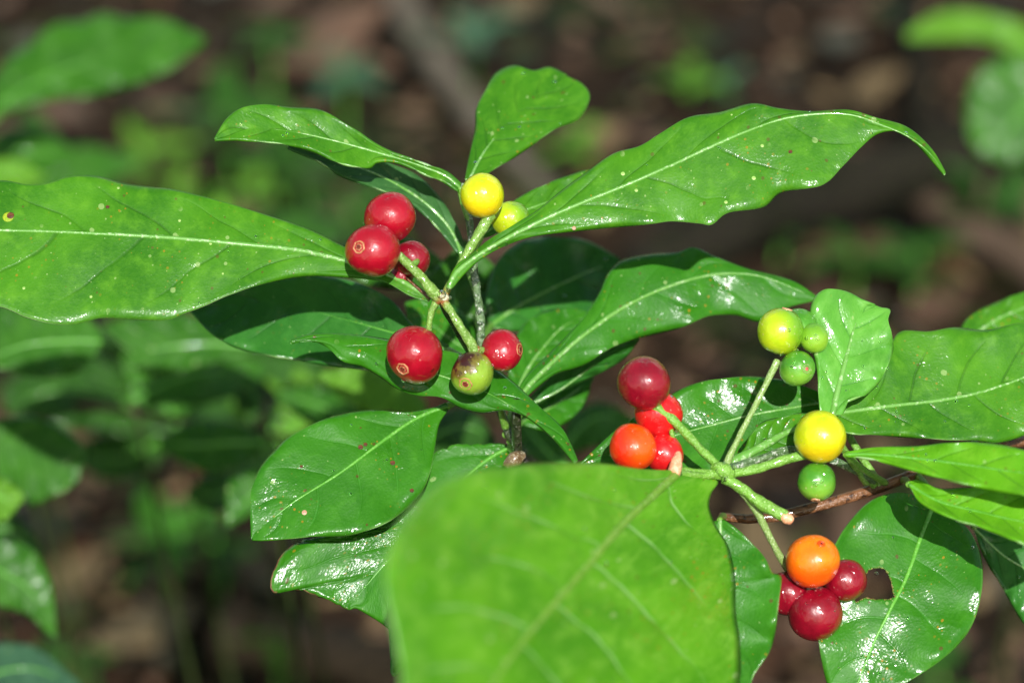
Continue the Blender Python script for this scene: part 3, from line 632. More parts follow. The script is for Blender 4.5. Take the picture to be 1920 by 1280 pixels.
plant('undergrowth plant with one broad lance shaped leaf reaching in at the top left', (-90, 300, 3000), [
    ([(-60, 250), (40, 170), (140, 125), (250, 95), (385, 75)], [(-60, 220), (10, 120), (60, 80), (105, 45), (150, 42), (190, 26), (245, 36), (300, 34), (350, 55), (385, 72)], [(-60, 260), (30, 205), (100, 188), (200, 172), (310, 135), (385, 78)], 3000, dict(sy=0.6, rib=3, wave=22, mat='bgleaf')),
    ([(-80, 330), (0, 290), (80, 285), (160, 300)], [(-80, 320), (-20, 260), (60, 240), (160, 295)], [(-80, 340), (0, 335), (90, 330), (160, 303)], 3300, dict(sy=0.7, mat='bgleaf')),
    ([(-90, 350), (-30, 330), (30, 318), (85, 335)], [(-90, 340), (-30, 305), (30, 300), (85, 332)], [(-90, 360), (-30, 360), (30, 355), (85, 338)], 2700, dict(sy=0.6, mat='bglime'))])
plant('undergrowth plant with wide mid green leaves directly below the big left leaf', (250, 745, 2300), [
    ([(190, 640), (120, 640), (40, 650), (-60, 690)], [(190, 620), (130, 575), (40, 565), (-60, 600)], [(190, 650), (150, 695), (75, 708), (0, 690), (-60, 700)], 1500, dict(sy=0.5)),
    ([(480, 650), (400, 645), (320, 650), (250, 665)], [(480, 640), (400, 600), (300, 590), (230, 600), (190, 615)], [(480, 660), (400, 680), (330, 700), (270, 700), (230, 672)], 1700, dict(sy=0.5)),
    ([(250, 750), (330, 710), (420, 695), (510, 700)], [(250, 740), (320, 680), (420, 660), (510, 690)], [(250, 755), (330, 760), (420, 750), (510, 705)], 2100, dict(sy=0.6, mat='bgleaf')),
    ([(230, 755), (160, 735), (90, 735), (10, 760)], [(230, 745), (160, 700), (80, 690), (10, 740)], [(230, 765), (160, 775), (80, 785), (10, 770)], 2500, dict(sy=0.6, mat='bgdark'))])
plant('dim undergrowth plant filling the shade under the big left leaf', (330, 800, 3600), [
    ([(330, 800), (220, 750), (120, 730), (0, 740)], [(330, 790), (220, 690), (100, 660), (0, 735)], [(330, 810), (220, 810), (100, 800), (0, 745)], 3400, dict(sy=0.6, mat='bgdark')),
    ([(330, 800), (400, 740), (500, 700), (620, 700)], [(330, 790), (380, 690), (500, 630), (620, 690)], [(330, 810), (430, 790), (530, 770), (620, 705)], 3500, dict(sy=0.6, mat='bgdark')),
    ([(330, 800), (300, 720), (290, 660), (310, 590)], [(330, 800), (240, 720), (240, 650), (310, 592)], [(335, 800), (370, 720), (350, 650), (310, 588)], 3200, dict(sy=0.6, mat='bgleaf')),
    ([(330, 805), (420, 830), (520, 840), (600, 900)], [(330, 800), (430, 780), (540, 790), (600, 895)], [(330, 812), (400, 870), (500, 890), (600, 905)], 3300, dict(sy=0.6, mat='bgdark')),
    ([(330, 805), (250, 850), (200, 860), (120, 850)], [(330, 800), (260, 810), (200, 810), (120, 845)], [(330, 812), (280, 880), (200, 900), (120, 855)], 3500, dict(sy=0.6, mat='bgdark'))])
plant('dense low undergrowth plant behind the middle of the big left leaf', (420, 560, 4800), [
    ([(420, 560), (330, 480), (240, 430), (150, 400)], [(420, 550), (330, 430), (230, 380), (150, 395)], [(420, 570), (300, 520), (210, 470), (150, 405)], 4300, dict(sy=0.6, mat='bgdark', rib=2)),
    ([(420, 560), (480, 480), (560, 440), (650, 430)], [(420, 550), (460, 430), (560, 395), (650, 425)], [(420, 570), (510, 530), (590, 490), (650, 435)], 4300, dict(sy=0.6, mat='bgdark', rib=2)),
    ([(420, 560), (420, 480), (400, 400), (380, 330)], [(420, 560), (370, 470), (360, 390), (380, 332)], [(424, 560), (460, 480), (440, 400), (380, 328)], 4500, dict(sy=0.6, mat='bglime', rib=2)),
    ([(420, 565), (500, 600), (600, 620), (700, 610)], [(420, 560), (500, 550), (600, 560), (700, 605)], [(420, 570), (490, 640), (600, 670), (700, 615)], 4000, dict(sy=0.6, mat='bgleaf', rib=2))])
plant('broad dim undergrowth plant at the left edge above the big left leaf', (-40, 420, 5200), [
    ([(-40, 420), (60, 360), (150, 320), (260, 300)], [(-40, 410), (50, 310), (150, 275), (260, 295)], [(-40, 430), (80, 400), (180, 360), (260, 305)], 5000, dict(sy=0.6, mat='bgleaf', rib=2)),
    ([(-40, 420), (20, 340), (60, 270), (60, 200)], [(-40, 415), (-20, 330), (20, 260), (60, 205)], [(-36, 420), (70, 350), (110, 270), (62, 200)], 5400, dict(sy=0.6, mat='bgdark', rib=2)),
    ([(-40, 420), (90, 410), (200, 400), (330, 420)], [(-40, 410), (90, 370), (210, 360), (330, 415)], [(-40, 430), (90, 450), (210, 440), (330, 425)], 4800, dict(sy=0.6, mat='bglime', rib=2))])
plant('leafy undergrowth plant filling the gap below the shaded dark leaf', (560, 1000, 2600), [
    ([(560, 1000), (480, 900), (420, 830), (360, 790)], [(560, 990), (420, 880), (370, 820), (360, 792)], [(560, 1010), (520, 880), (470, 800), (360, 786)], 2400, dict(sy=0.6, mat='bgleaf', rib=2)),
    ([(560, 1000), (600, 880), (640, 790), (650, 700)], [(555, 1000), (540, 870), (570, 780), (650, 705)], [(565, 1000), (670, 890), (720, 790), (652, 700)], 2400, dict(sy=0.6, mat='bgdark', rib=2)),
    ([(560, 1000), (520, 880), (490, 780), (480, 680)], [(555, 1000), (470, 860), (430, 770), (480, 685)], [(565, 1000), (570, 880), (560, 770), (482, 680)], 2700, dict(sy=0.6, mat='bglime', rib=2))])
plant('ragged bright green undergrowth plant at the left edge above the bare soil', (-60, 900, 1700), [
    ([(-40, 830), (30, 840), (90, 860), (150, 890)], [(-40, 800), (30, 780), (90, 790), (140, 820), (162, 850), (150, 885)], [(-40, 880), (0, 900), (40, 925), (55, 948), (90, 935), (130, 915), (150, 893)], 1500, dict(sy=0.4, ragged=1.5, mat='bgleaf', rib=2)),
    ([(-50, 900), (0, 930), (30, 950)], [(-50, 880), (10, 900), (45, 930), (30, 950)], [(-50, 930), (-20, 980), (10, 975), (30, 953)], 1300, dict(sy=0.4, mat='bglime')),
    ([(-50, 1050), (0, 1070), (60, 1110), (105, 1192)], [(-50, 1010), (0, 1000), (60, 1030), (95, 1090), (105, 1190)], [(-50, 1120), (0, 1135), (50, 1150), (85, 1180), (105, 1195)], 1500, dict(sy=0.35, mat='bgleaf', rib=3)),
    ([(-70, 1000), (-10, 990), (40, 1000), (80, 1040)], [(-70, 980), (-10, 965), (40, 975), (80, 1035)], [(-70, 1020), (0, 1030), (40, 1040), (80, 1045)], 1900, dict(mat='bgdark'))])
plant('bluish grey undergrowth plant in the bottom left corner', (-60, 1330, 1600), [
    ([(-60, 1290), (0, 1260), (70, 1255), (150, 1290)], [(-60, 1230), (0, 1205), (70, 1215), (150, 1282)], [(-60, 1330), (0, 1330), (80, 1320), (150, 1295)], 1500, dict(sy=0.9, mat='bgteal'))])
plant('leafy undergrowth plant in the gap left of the oval lower leaf', (500, 860, 1900), [
    ([(490, 830), (430, 830), (370, 835), (300, 830)], [(490, 815), (430, 790), (360, 790), (300, 825)], [(490, 850), (440, 880), (370, 880), (300, 835)], 1900, dict(sy=0.6, mat='bgleaf', rib=5)),
    ([(540, 880), (500, 910), (460, 940), (425, 985)], [(540, 860), (480, 865), (430, 900), (425, 980)], [(540, 900), (520, 940), (470, 965), (425, 988)], 1700, dict(sy=0.4, mat='bgleaf')),
    ([(480, 880), (430, 920), (390, 930), (350, 925)], [(480, 870), (430, 880), (390, 890), (350, 920)], [(480, 890), (430, 950), (390, 955), (350, 930)], 2200, dict(mat='bgdark')),
    ([(520, 840), (500, 780), (480, 740), (440, 700)], [(520, 830), (470, 790), (440, 750), (440, 702)], [(520, 850), (540, 790), (510, 730), (440, 698)], 2300, dict(mat='bgdark')),
    ([(520, 840), (560, 780), (570, 730), (560, 690)], [(520, 835), (520, 780), (530, 730), (558, 690)], [(520, 845), (600, 790), (610, 730), (562, 690)], 2300, dict(mat='bglime'))])
plant('pale green undergrowth plant behind the curled leaf under the berries', (760, 830, 1500), [
    ([(800, 770), (740, 735), (680, 715), (600, 705)], [(800, 755), (740, 700), (670, 685), (600, 700)], [(800, 785), (740, 775), (670, 765), (600, 712)], 1300, dict(sy=0.5, mat='bglime', rib=2)),
    ([(740, 830), (670, 790), (600, 760), (520, 740)], [(740, 820), (670, 760), (590, 725), (520, 735)], [(740, 840), (670, 825), (590, 800), (520, 748)], 1700, dict(sy=0.6, mat='bgleaf')),
    ([(780, 850), (830, 810), (880, 800), (930, 830)], [(780, 840), (820, 780), (880, 765), (930, 825)], [(780, 860), (830, 860), (890, 860), (930, 835)], 1300, dict(sy=0.6, mat='bgdark'))])
plant('mid green undergrowth plant behind the stem of the left shrub', (1060, 900, 1400), [
    ([(1050, 850), (1090, 800), (1130, 780), (1190, 790)], [(1050, 840), (1070, 780), (1130, 755), (1190, 785)], [(1050, 860), (1100, 840), (1150, 830), (1190, 795)], 1500, dict(sy=0.6, mat='bgleaf')),
    ([(1060, 880), (1020, 840), (990, 800), (980, 750)], [(1060, 875), (1000, 860), (965, 810), (980, 752)], [(1060, 885), (1050, 820), (1020, 780), (980, 748)], 1300, dict(sy=0.6, mat='bgleaf'))])
plant('tall undergrowth plant with an arching blade and a round wet leaf at the top right', (2010, 200, 5200), [
    ([(2000, 190), (1930, 90), (1860, 55), (1780, 50), (1700, 70)], [(2000, 180), (1940, 60), (1860, 28), (1770, 22), (1700, 60)], [(2000, 200), (1910, 115), (1850, 78), (1780, 75), (1700, 76)], 5000, dict(sy=0.5, mat='bglime', rib=3)),
    ([(1990, 150), (1930, 200), (1890, 240), (1860, 295)], [(1990, 110), (1900, 105), (1830, 140), (1812, 220), (1830, 280), (1860, 297)], [(2000, 200), (1990, 250), (1940, 295), (1890, 305), (1860, 298)], 4600, dict(sy=0.15, mat='bgleaf')),])
# leafy twig drooping through the gap on the left
tw = empty('drooping_twig', G(60, 800) * np.array([1, 1, 0]), 'thin brown drooping twig seen through the gap between the left leaves', 'twig')
tube('bark', [G(60, 800, 0.0) * np.array([1, 1, 0]), P(80, 790, 3300), P(140, 760, 2500), P(240, 770, 2300), P(340, 788, 2200), P(500, 812, 2100), P(640, 850, 2000)], [0.0028, 0.0022, 0.0016, 0.0014, 0.0012, 0.0010, 0.0007], M['barkb'], tw, seg=8, n=50)
tube('side_twig', [P(480, 812, 2110), P(500, 760, 2200), P(492, 700, 2300)], [0.0011, 0.0009, 0.0004], M['barkd'], tw, seg=7, n=14)

# ------------------------------------------------------------------ left fruiting shrub
node = P(968, 862, 160); base = np.array([node[0] + 0.004, node[1] + 0.01, 0.0]); base[2] = gh(base[0], base[1])
LS = empty('fruiting_shrub', base, 'left wet green shrub with red berries, one blotched green berry and two yellow ones', 'shrub')
tube('stem', [base - np.array([0, 0, 0.01]), base + (node - base) * 0.5 + np.array([0.003, 0.004, 0]), P(972, 900, 165), P(966, 850, 160), P(945, 790, 165), P(915, 700, 175), P(902, 640, 175)], [0.0026, 0.0021, 22 * PX, 19 * PX, 14 * PX, 9 * PX, 8 * PX], M['stemdark'], LS, seg=16, n=90, wob=0.09)
ptube('shoot', [(903, 650, 172), (900, 590, 172), (892, 530, 168), (886, 470, 165), (878, 400, 165), (866, 345, 165)], [9, 8, 7.5, 7, 7, 5], M['stemgreen'], LS, seg=14, n=60, wob=0.16)
ptube('leaf_scar', [(950, 872, 120), (966, 860, 115), (980, 852, 125)], [10, 15, 9], M['scar'], LS, n=12, wob=0.1)
for (x, y, r_) in [(888, 506, 4), (893, 528, 5), (897, 566, 4), (899, 585, 5), (901, 606, 5), (897, 552, 3), (884, 470, 3), (905, 630, 4)]:
    drop(bpy.data.objects['shoot'], P(x, y, 160), -FW + UP * 0.2, r_ * PX, 0.7)
# fruit stalks
ptube('fruit_stalk', [(915, 708, 120), (880, 655, 85), (850, 605, 45), (830, 566, 5)], [9, 8, 8, 9], M['stemdark'], LS, n=30, wob=0.10)  # dark stem colour stands for the shade on this stalk
ptube('fruit_stalk', [(826, 562, 0), (810, 545, -8), (790, 520, -12), (770, 500, -14), (748, 478, -10)], [13, 11, 9, 8.5, 8], M['stalk'], LS, n=40, wob=0.10)
ptube('fruit_stalk', [(832, 556, 2), (846, 528, 0), (864, 495, 6), (888, 455, 14), (908, 422, 20), (920, 403, 24)], [7, 7, 7, 9, 10, 11], M['stalk'], LS, n=46, wob=0.10)
ptube('fruit_stalk', [(820, 562, 0), (812, 578, 0), (806, 598, 2), (804, 620, 6)], [9, 6.5, 5.5, 6], M['stalk'], LS, n=22, wob=0.10)
ptube('fruit_stalk', [(832, 565, -2), (848, 588, -6), (866, 618, -8), (882, 642, -4), (892, 665, 4)], [8, 7.5, 8.5, 9.5, 12], M['stalk'], LS, n=36, wob=0.10)
ptube('fruit_stalk', [(893, 655, 0), (908, 656, 12), (922, 655, 22)], [8, 6, 5], M['stalk'], LS, n=12)
ptube('fruit_stalk', [(770, 500, -8), (780, 492, 10), (785, 485, 30)], [8, 6, 5], M['stalkg'], LS, n=12)
ptube('fruit_stalk', [(806, 558, 14), (778, 535, 30), (762, 520, 40)], [4, 3, 3], M['wood'], LS, n=14)
nodeo = ptube('cluster_node', [(814, 562, 2), (827, 556, -6), (838, 560, 0)], [7, 9.5, 7], M['nodepale'], LS, n=14, wob=0.08)
drop(nodeo, P(828, 552, -17), -FW + UP * 0.3, 9 * PX, 0.6); drop(nodeo, P(843, 558, -12), -FW + RT * 0.3, 4 * PX, 0.8); drop(nodeo, P(816, 549, -12), -FW, 3 * PX, 0.8)
# berries
berry(LS, 731, 407, 48, 20, 'red', None, lobes=0.02, label='topmost red berry of the left cluster, behind the one with the round scar')
berry(LS, 699, 470, 51, -34, 'red', (675, 465), 0.21, lobes=0.02, label='large red berry with a tan ringed scar overlapping the big left leaf')
berry(LS, 771, 486, 36, 48, 'crimson', None, label='small red berry tucked behind the stalk')
berry(LS, 752, 518, 24, 62, 'crimson', None, label='half hidden red berry under the ringed one')
berry(LS, 778, 664, 54, 0, 'red', (756, 692), 0.2, lobes=0.045, label='large red berry hanging alone with a ringed scar at its lower left', drops=((-0.4, 0.93, 4),))
berry(LS, 885, 700, 41, -12, 'blotched', (873, 720), 0.28, 'calyx', lobes=0.02, label='green berry blotched dark brown', drops=((-0.55, -0.8, 4), (0.95, -0.35, 5), (-0.1, -0.5, 3)))
berry(LS, 941, 657, 39, 25, 'red', (976, 655), 0.27, lobes=0.04, label='small red berry right of the blotched green one', drops=((0.85, -0.45, 2.5),))
berry(LS, 905, 367, 42, 18, 'yellow', None, lobes=0.02, label='bright yellow berry at the top of the left cluster')
berry(LS, 958, 412, 36, 92, 'yellowg', None, label='yellow green berry half hidden behind the long right leaf', drops=((-0.62, -0.75, 4), (-0.75, -0.5, 3)))
# leaves of the left shrub
def L(parent, *a, **k): return leaf(parent, *a, **k)[0]
L(LS, [(806, 560), (730, 515), (650, 490), (560, 470), (450, 458), (300, 445), (150, 437), (0, 432), (-150, 430), (-300, 425)],
  [(806, 555), (720, 505), (648, 466), (580, 432), (500, 405), (420, 380), (330, 358), (280, 352), (230, 345), (180, 332), (130, 332), (90, 345), (50, 347), (0, 340), (-100, 350), (-300, 418)],
  [(804, 566), (770, 555), (725, 530), (690, 522), (640, 518), (570, 517), (500, 530), (430, 553), (385, 573), (345, 588), (310, 600), (240, 598), (190, 596), (140, 608), (100, 607), (50, 595), (0, 575), (-100, 560), (-300, 432)],
  30, sx=0.05, sy=0.5, cup=-6, wave=7, wf=5, veins=10, rib=5.5, drops=7, mat='leaf', quilt=3.2, spots=[(16, 408, 11, 'halo', 'yellow_halo'), (20, 406, 7.5, 'lesion', 'brown_spot'), (395, 458, 2.9, 'fleck', 'pale_fleck'), (337, 415, 2.9, 'fleck', 'pale_fleck'), (222, 354, 2.9, 'fleck', 'pale_fleck'), (418, 514, 2.2, 'fleck', 'pale_fleck'), (171, 557, 2.9, 'fleck', 'pale_fleck'), (45, 541, 2.9, 'fleck', 'pale_fleck'), (202, 390, 4, 'lesion', 'brown_spot')], nv=170, nu=26, label='large glossy leaf running out at the left edge')
L(LS, [(862, 352), (835, 330), (790, 312), (720, 290), (640, 268), (560, 250), (480, 242), (403, 262)],
  [(864, 345), (835, 322), (785, 303), (735, 286), (700, 268), (660, 240), (600, 208), (540, 203), (495, 197), (455, 203), (425, 225), (403, 261)],
  [(860, 360), (830, 340), (800, 330), (765, 312), (735, 303), (705, 305), (690, 315), (640, 308), (590, 285), (540, 272), (480, 266), (440, 262), (403, 263)],
  150, sx=0.25, sy=0.4, cup=10, wave=5, wf=4, veins=9, rib=3.2, drops=4, mat='leaf', ribmat='rib')
L(LS, [(866, 480), (850, 440), (818, 400), (770, 362), (700, 325), (620, 300), (540, 275)],
  [(870, 476), (862, 440), (840, 395), (800, 345), (760, 318), (700, 300), (620, 280), (540, 272)],
  [(858, 474), (835, 445), (795, 402), (760, 376), (700, 352), (640, 330), (590, 300), (540, 278)],
  230, sx=0.5, sy=0.5, cup=6, mat='greyleaf', rib=4, wave=4)
ptube('petiole', [(866, 480, 228), (878, 510, 200), (892, 545, 172)], [6, 5, 6], M['stalkg'], LS)
ptube('petiole', [(862, 352, 150), (868, 380, 160), (880, 415, 165)], [6, 5.5, 6], M['stalkg'], LS)
ptube('petiole', [(880, 338, 160), (876, 365, 164), (876, 395, 166)], [6, 5.5, 6], M['stalkg'], LS)
L(LS, [(880, 338), (905, 290), (940, 245), (985, 205), (1030, 170), (1062, 143)],
  [(873, 338), (882, 290), (893, 240), (895, 203), (912, 168), (932, 137), (965, 125), (1000, 134), (1030, 128), (1062, 142)],
  [(892, 340), (920, 322), (960, 297), (1000, 270), (1045, 240), (1085, 222), (1105, 185), (1092, 160), (1062, 145)],
  200, sx=0.15, sy=0.9, cup=-10, wave=10, wf=2, mat='leaf', rib=3, ribend=0.6, drops=7, label='paddle shaped upright leaf behind the yellow berry')
L(LS, [(842, 540), (855, 512), (900, 477), (950, 447), (1020, 412), (1100, 377), (1180, 345), (1260, 310), (1330, 277), (1400, 247), (1470, 223), (1540, 214), (1600, 217), (1655, 236), (1700, 255), (1740, 285), (1772, 326)],
  [(838, 536), (856, 500), (885, 478), (925, 445), (972, 418), (1010, 395), (1050, 362), (1100, 325), (1150, 290), (1200, 275), (1240, 250), (1290, 222), (1350, 212), (1410, 196), (1460, 205), (1520, 211), (1590, 208), (1640, 222), (1700, 240), (1745, 280), (1772, 325)],
  [(846, 541), (870, 512), (900, 485), (945, 460), (1000, 442), (1080, 432), (1150, 425), (1220, 420), (1260, 415), (1310, 419), (1335, 421), (1365, 399), (1430, 388), (1465, 360), (1540, 348), (1580, 312), (1615, 275), (1645, 250), (1685, 245), (1720, 270), (1772, 328)],
  -30, sx=-0.02, sy=0.42, cup=-8, wave=8, wf=6, veins=11, rib=4.8, drops=9, mat='leaf', nv=190, nu=28, quilt=3.2, spots=[(1413, 335, 4.3, 'fleck', 'pale_fleck'), (1361, 380, 3.6, 'fleck', 'pale_fleck'), (1168, 327, 4.3, 'fleck', 'pale_fleck'), (1193, 358, 3.6, 'fleck', 'pale_fleck'), (1429, 274, 3.6, 'fleck', 'pale_fleck'), (1076, 428, 4, 'grit', 'pink_grit'), (1372, 217, 2.2, 'fleck', 'pale_fleck'), (1482, 286, 4, 'lesion', 'brown_spot')], label='long leaf with a hooked drip tip reaching to the upper right')
L(LS, [(905, 440), (960, 405), (1040, 375), (1110, 352), (1190, 330)], [(905, 435), (955, 385), (1010, 352), (1060, 333), (1120, 318), (1190, 328)], [(905, 445), (980, 425), (1060, 398), (1120, 375), (1190, 333)],
  170, sx=0.3, sy=0.5, mat='leaf', rib=3, cup=8)
ptube('petiole', [(905, 440, 170), (890, 470, 168)], [5, 6], M['stalkg'], LS)
L(LS, [(972, 752), (990, 725), (1030, 685), (1080, 640), (1140, 595), (1200, 560), (1260, 535), (1320, 518), (1380, 513), (1440, 522), (1532, 560)],
  [(966, 748), (985, 710), (1030, 665), (1070, 625), (1100, 590), (1125, 550), (1140, 515), (1165, 490), (1220, 478), (1270, 475), (1300, 465), (1340, 482), (1400, 505), (1460, 520), (1500, 535), (1532, 558)],
  [(978, 754), (1000, 730), (1040, 700), (1075, 690), (1100, 680), (1150, 650), (1200, 632), (1280, 612), (1330, 592), (1380, 590), (1420, 602), (1450, 592), (1480, 575), (1532, 562)],
  190, sx=0.12, sy=0.35, cup=-12, wave=8, wf=4, mat='wetleaf', rib=5, veins=9, label='leaf half in shadow below the long right leaf')
L(LS, [(920, 610), (980, 570), (1080, 520), (1162, 488)], [(915, 600), (915, 540), (940, 480), (1000, 447), (1090, 450), (1162, 486)], [(925, 615), (1000, 622), (1060, 615), (1110, 580), (1142, 540), (1162, 490)],
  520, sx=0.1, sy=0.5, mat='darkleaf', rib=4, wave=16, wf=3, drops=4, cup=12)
L(LS, [(962, 758), (985, 700), (1020, 650), (1060, 610), (1110, 590)], [(958, 756), (955, 690), (975, 620), (1010, 590), (1060, 578), (1110, 588)], [(968, 760), (1010, 710), (1050, 670), (1085, 630), (1110, 592)],
  330, sx=0.1, sy=0.6, mat='wetleaf', rib=4, wave=8)
L(LS, [(980, 765), (1050, 730), (1120, 680), (1197, 634)], [(982, 760), (1040, 700), (1110, 658), (1197, 632)], [(984, 770), (1060, 728), (1130, 695), (1170, 670), (1197, 636)],
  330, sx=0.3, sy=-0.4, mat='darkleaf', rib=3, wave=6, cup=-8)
L(LS, [(975, 790), (1020, 770), (1070, 740), (1112, 705)], [(975, 785), (1000, 745), (1050, 715), (1112, 700)], [(978, 795), (1030, 805), (1085, 770), (1112, 710)],
  420, sx=0.3, sy=0.6, mat='wetleaf', rib=4)
ptube('petiole', [(972, 752, 190), (962, 790, 175), (957, 830, 165)], [8, 7, 8], M['stalkg'], LS)
ptube('petiole', [(962, 758, 330), (955, 790, 250), (948, 815, 175)], [7, 6, 7], M['stalkg'], LS)
ptube('petiole', [(980, 765, 330), (965, 795, 250), (955, 815, 175)], [7, 6, 7], M['stalkg'], LS)
ptube('petiole', [(975, 790, 420), (965, 810, 300), (958, 830, 175)], [7, 6, 7], M['stalkg'], LS)
ptube('petiole', [(920, 610, 520), (905, 640, 350), (905, 660, 180)], [7, 6, 7], M['stalkg'], LS)
L(LS, [(840, 655), (740, 625), (640, 598), (560, 578), (470, 570), (358, 583)],
  [(842, 648), (775, 612), (730, 560), (650, 525), (560, 518), (450, 540), (358, 581)],
  [(838, 665), (740, 692), (650, 690), (560, 676), (500, 666), (440, 650), (395, 625), (358, 585)],
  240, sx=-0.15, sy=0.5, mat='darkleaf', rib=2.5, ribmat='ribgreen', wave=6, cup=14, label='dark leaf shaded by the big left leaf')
ptube('petiole', [(840, 655, 240), (880, 675, 200), (910, 690, 178)], [6, 5, 7], M['stalkg'], LS)
L(LS, [(890, 585), (840, 540), (780, 500), (700, 470), (620, 480)], [(890, 580), (850, 510), (780, 455), (700, 430), (620, 475)], [(890, 590), (820, 570), (750, 545), (680, 530), (620, 485)],
  620, sx=0.1, sy=0.5, mat='bgleaf', rib=3, wave=12)
L(LS, [(900, 650), (860, 600), (850, 540), (870, 450)], [(900, 645), (815, 600), (800, 530), (870, 452)], [(902, 652), (930, 600), (940, 520), (870, 448)],
  560, sx=0.1, sy=0.5, mat='bgleaf', rib=3, wave=12)
L(LS, [(905, 670), (850, 640), (800, 600), (760, 570)], [(905, 665), (870, 590), (810, 560), (760, 568)], [(905, 680), (840, 680), (780, 640), (760, 573)], 480, sx=0.1, sy=0.5, mat='wetleaf', rib=3)
ptube('petiole', [(890, 585, 620), (900, 620, 400), (903, 645, 180)], [6, 5, 6], M['stalkg'], LS)
ptube('petiole', [(900, 650, 560), (905, 665, 350), (906, 680, 180)], [6, 5, 6], M['stalkg'], LS)
# long curled leaf under the berries
L(LS, [(545, 641), (600, 640), (660, 655), (740, 682), (830, 706), (920, 740), (1000, 787), (1050, 830), (1080, 866)],
  [(545, 639), (590, 628), (670, 630), (740, 640), (820, 655), (900, 675), (955, 712), (1005, 758), (1050, 800), (1068, 830), (1082, 864)],
  [(545, 643), (580, 636), (612, 648), (640, 675), (680, 686), (715, 706), (745, 727), (780, 740), (830, 745), (865, 763), (905, 772), (950, 767), (990, 782), (1028, 812), (1058, 843), (1078, 868)],
  110, sx=0.0, sy=0.55, mat='wetleaf', ribstart=0.38, rib=2.6, wave=7, wf=5, cup=-14, label='curled narrow leaf under the berries with its drip tip pointing down right', nv=130, drops=3)
ptube('petiole', [(935, 748, 80), (940, 775, 120), (948, 800, 155)], [5, 6, 8], M['stalkg'], LS)
# oval and chewed leaves at the lower node
L(LS, [(838, 762), (800, 775), (760, 797), (700, 840), (640, 885), (560, 935), (520, 965), (473, 1008)],
  [(836, 756), (815, 765), (770, 774), (720, 771), (660, 773), (600, 790), (550, 815), (520, 840), (490, 875), (471, 920), (470, 960), (473, 1009)],
  [(838, 768), (822, 795), (815, 835), (808, 880), (790, 922), (745, 967), (700, 990), (650, 1003), (590, 1005), (540, 1010), (500, 1012), (473, 1011)],
  165, sx=0.1, sy=0.5, mat='wetleaf', zt=[0, 0, 0, 8, 35], rib=4, ribmat='ribgreen', wave=5, wf=4, cup=4, quilt=3.5, veins=8, drops=8, nv=130, spots=[(676, 839, 5, 'lesion', 'brown_spot'), (685, 834, 4, 'lesion', 'brown_spot'), (736, 868, 5, 'lesion', 'brown_spot'), (571, 961, 5, 'grit', 'pink_grit'), (565, 875, 3, 'lesion', 'brown_spot'), (772, 920, 4, 'lesion', 'brown_spot')], label='oval leaf with orange specks pointing down left')
ptube('petiole', [(838, 762, 170), (872, 744, 185), (915, 732, 178)], [7, 7, 8], M['stalkg'], LS)
L(LS, [(955, 838), (905, 868), (835, 935), (765, 1015), (712, 1068), (655, 1136)],
  [(950, 834), (900, 834), (840, 838), (790, 870), (750, 920), (700, 980), (640, 1006), (590, 1010), (550, 1025), (525, 1050), (510, 1088), (514, 1108), (535, 1103), (570, 1104), (605, 1118), (640, 1134), (655, 1141)],
  [(960, 842), (950, 900), (900, 1000), (850, 1100), (800, 1180), (765, 1235), (738, 1268), (736, 1245), (748, 1212), (744, 1192), (718, 1168), (690, 1150), (668, 1138), (655, 1141)],
  215, sx=0.12, sy=0.36, zt=[0, 0, 0, 10, 30], mat='wetleaf', rib=4, ribmat='ribgreen', wave=7, wf=3, cup=4, quilt=4, veins=8, drops=6, nv=190, nu=30, edgetube=(-1, 0.62, 1.0, 2.4, 'rimdark'), rim='rimdark', ragged=1.6, label='chewed leaf with a brown bitten margin under the oval leaf')
ptube('petiole', [(955, 838, 215), (962, 845, 190), (968, 852, 170)], [7, 7, 9], M['stalkg'], LS)

# ------------------------------------------------------------------ right fruiting shrub
rt = P(2060, 800, 380); rb = np.array([rt[0] + 0.01, rt[1] + 0.03, 0]); rb[2] = gh(rb[0], rb[1])
RS = empty('fruiting_shrub', rb, 'right wet green shrub on a brown twig, with orange, crimson, yellow and green berries', 'shrub')
tube('stem', [rb - np.array([0, 0, 0.01]), rb + (rt - rb) * 0.5 + np.array([0.006, 0, 0]), rt, P(1960, 820, 280), P(1860, 838, 220), P(1760, 868, 170), P(1680, 902, 140), P(1600, 930, 125), P(1520, 952, 120), P(1430, 972, 120), P(1350, 968, 120)],
     [0.003, 0.0024, 0.0016, 15 * PX, 14 * PX, 13 * PX, 13 * PX, 12 * PX, 12 * PX, 12 * PX, 9 * PX], M['wood'], RS, seg=14, n=120, wob=0.12)
ptube('fruit_stalk', [(1358, 882, -20), (1420, 862, 0), (1490, 842, 30), (1560, 862, 70), (1640, 900, 120)], [9, 8, 8, 8, 9], M['stemgreen'], RS, n=40, wob=0.08)
ptube('fruit_stalk', [(1345, 872, -26), (1310, 838, -34), (1270, 795, -40), (1240, 770, -44), (1222, 758, -44)], [8, 8, 8.5, 9, 11], M['stalkg'], RS, n=40, wob=0.11)
ptube('fruit_stalk', [(1362, 868, -22), (1385, 820, -14), (1415, 762, -4), (1440, 712, 4), (1458, 676, 10)], [7, 5.5, 5.5, 6, 7], M['stalkthin'], RS, n=40, wob=0.10)
ptube('fruit_stalk', [(1370, 888, -26), (1420, 878, -30), (1470, 862, -32), (1515, 850, -30)], [9, 9, 9, 10], M['stalkg'], RS, n=34, wob=0.10)
st = ptube('fruit_stalk', [(1358, 896, -30), (1390, 915, -36), (1430, 945, -44), (1462, 962, -50), (1472, 968, -52)], [11, 10, 11, 13, 11], M['stalkg'], RS, n=34, wob=0.11)
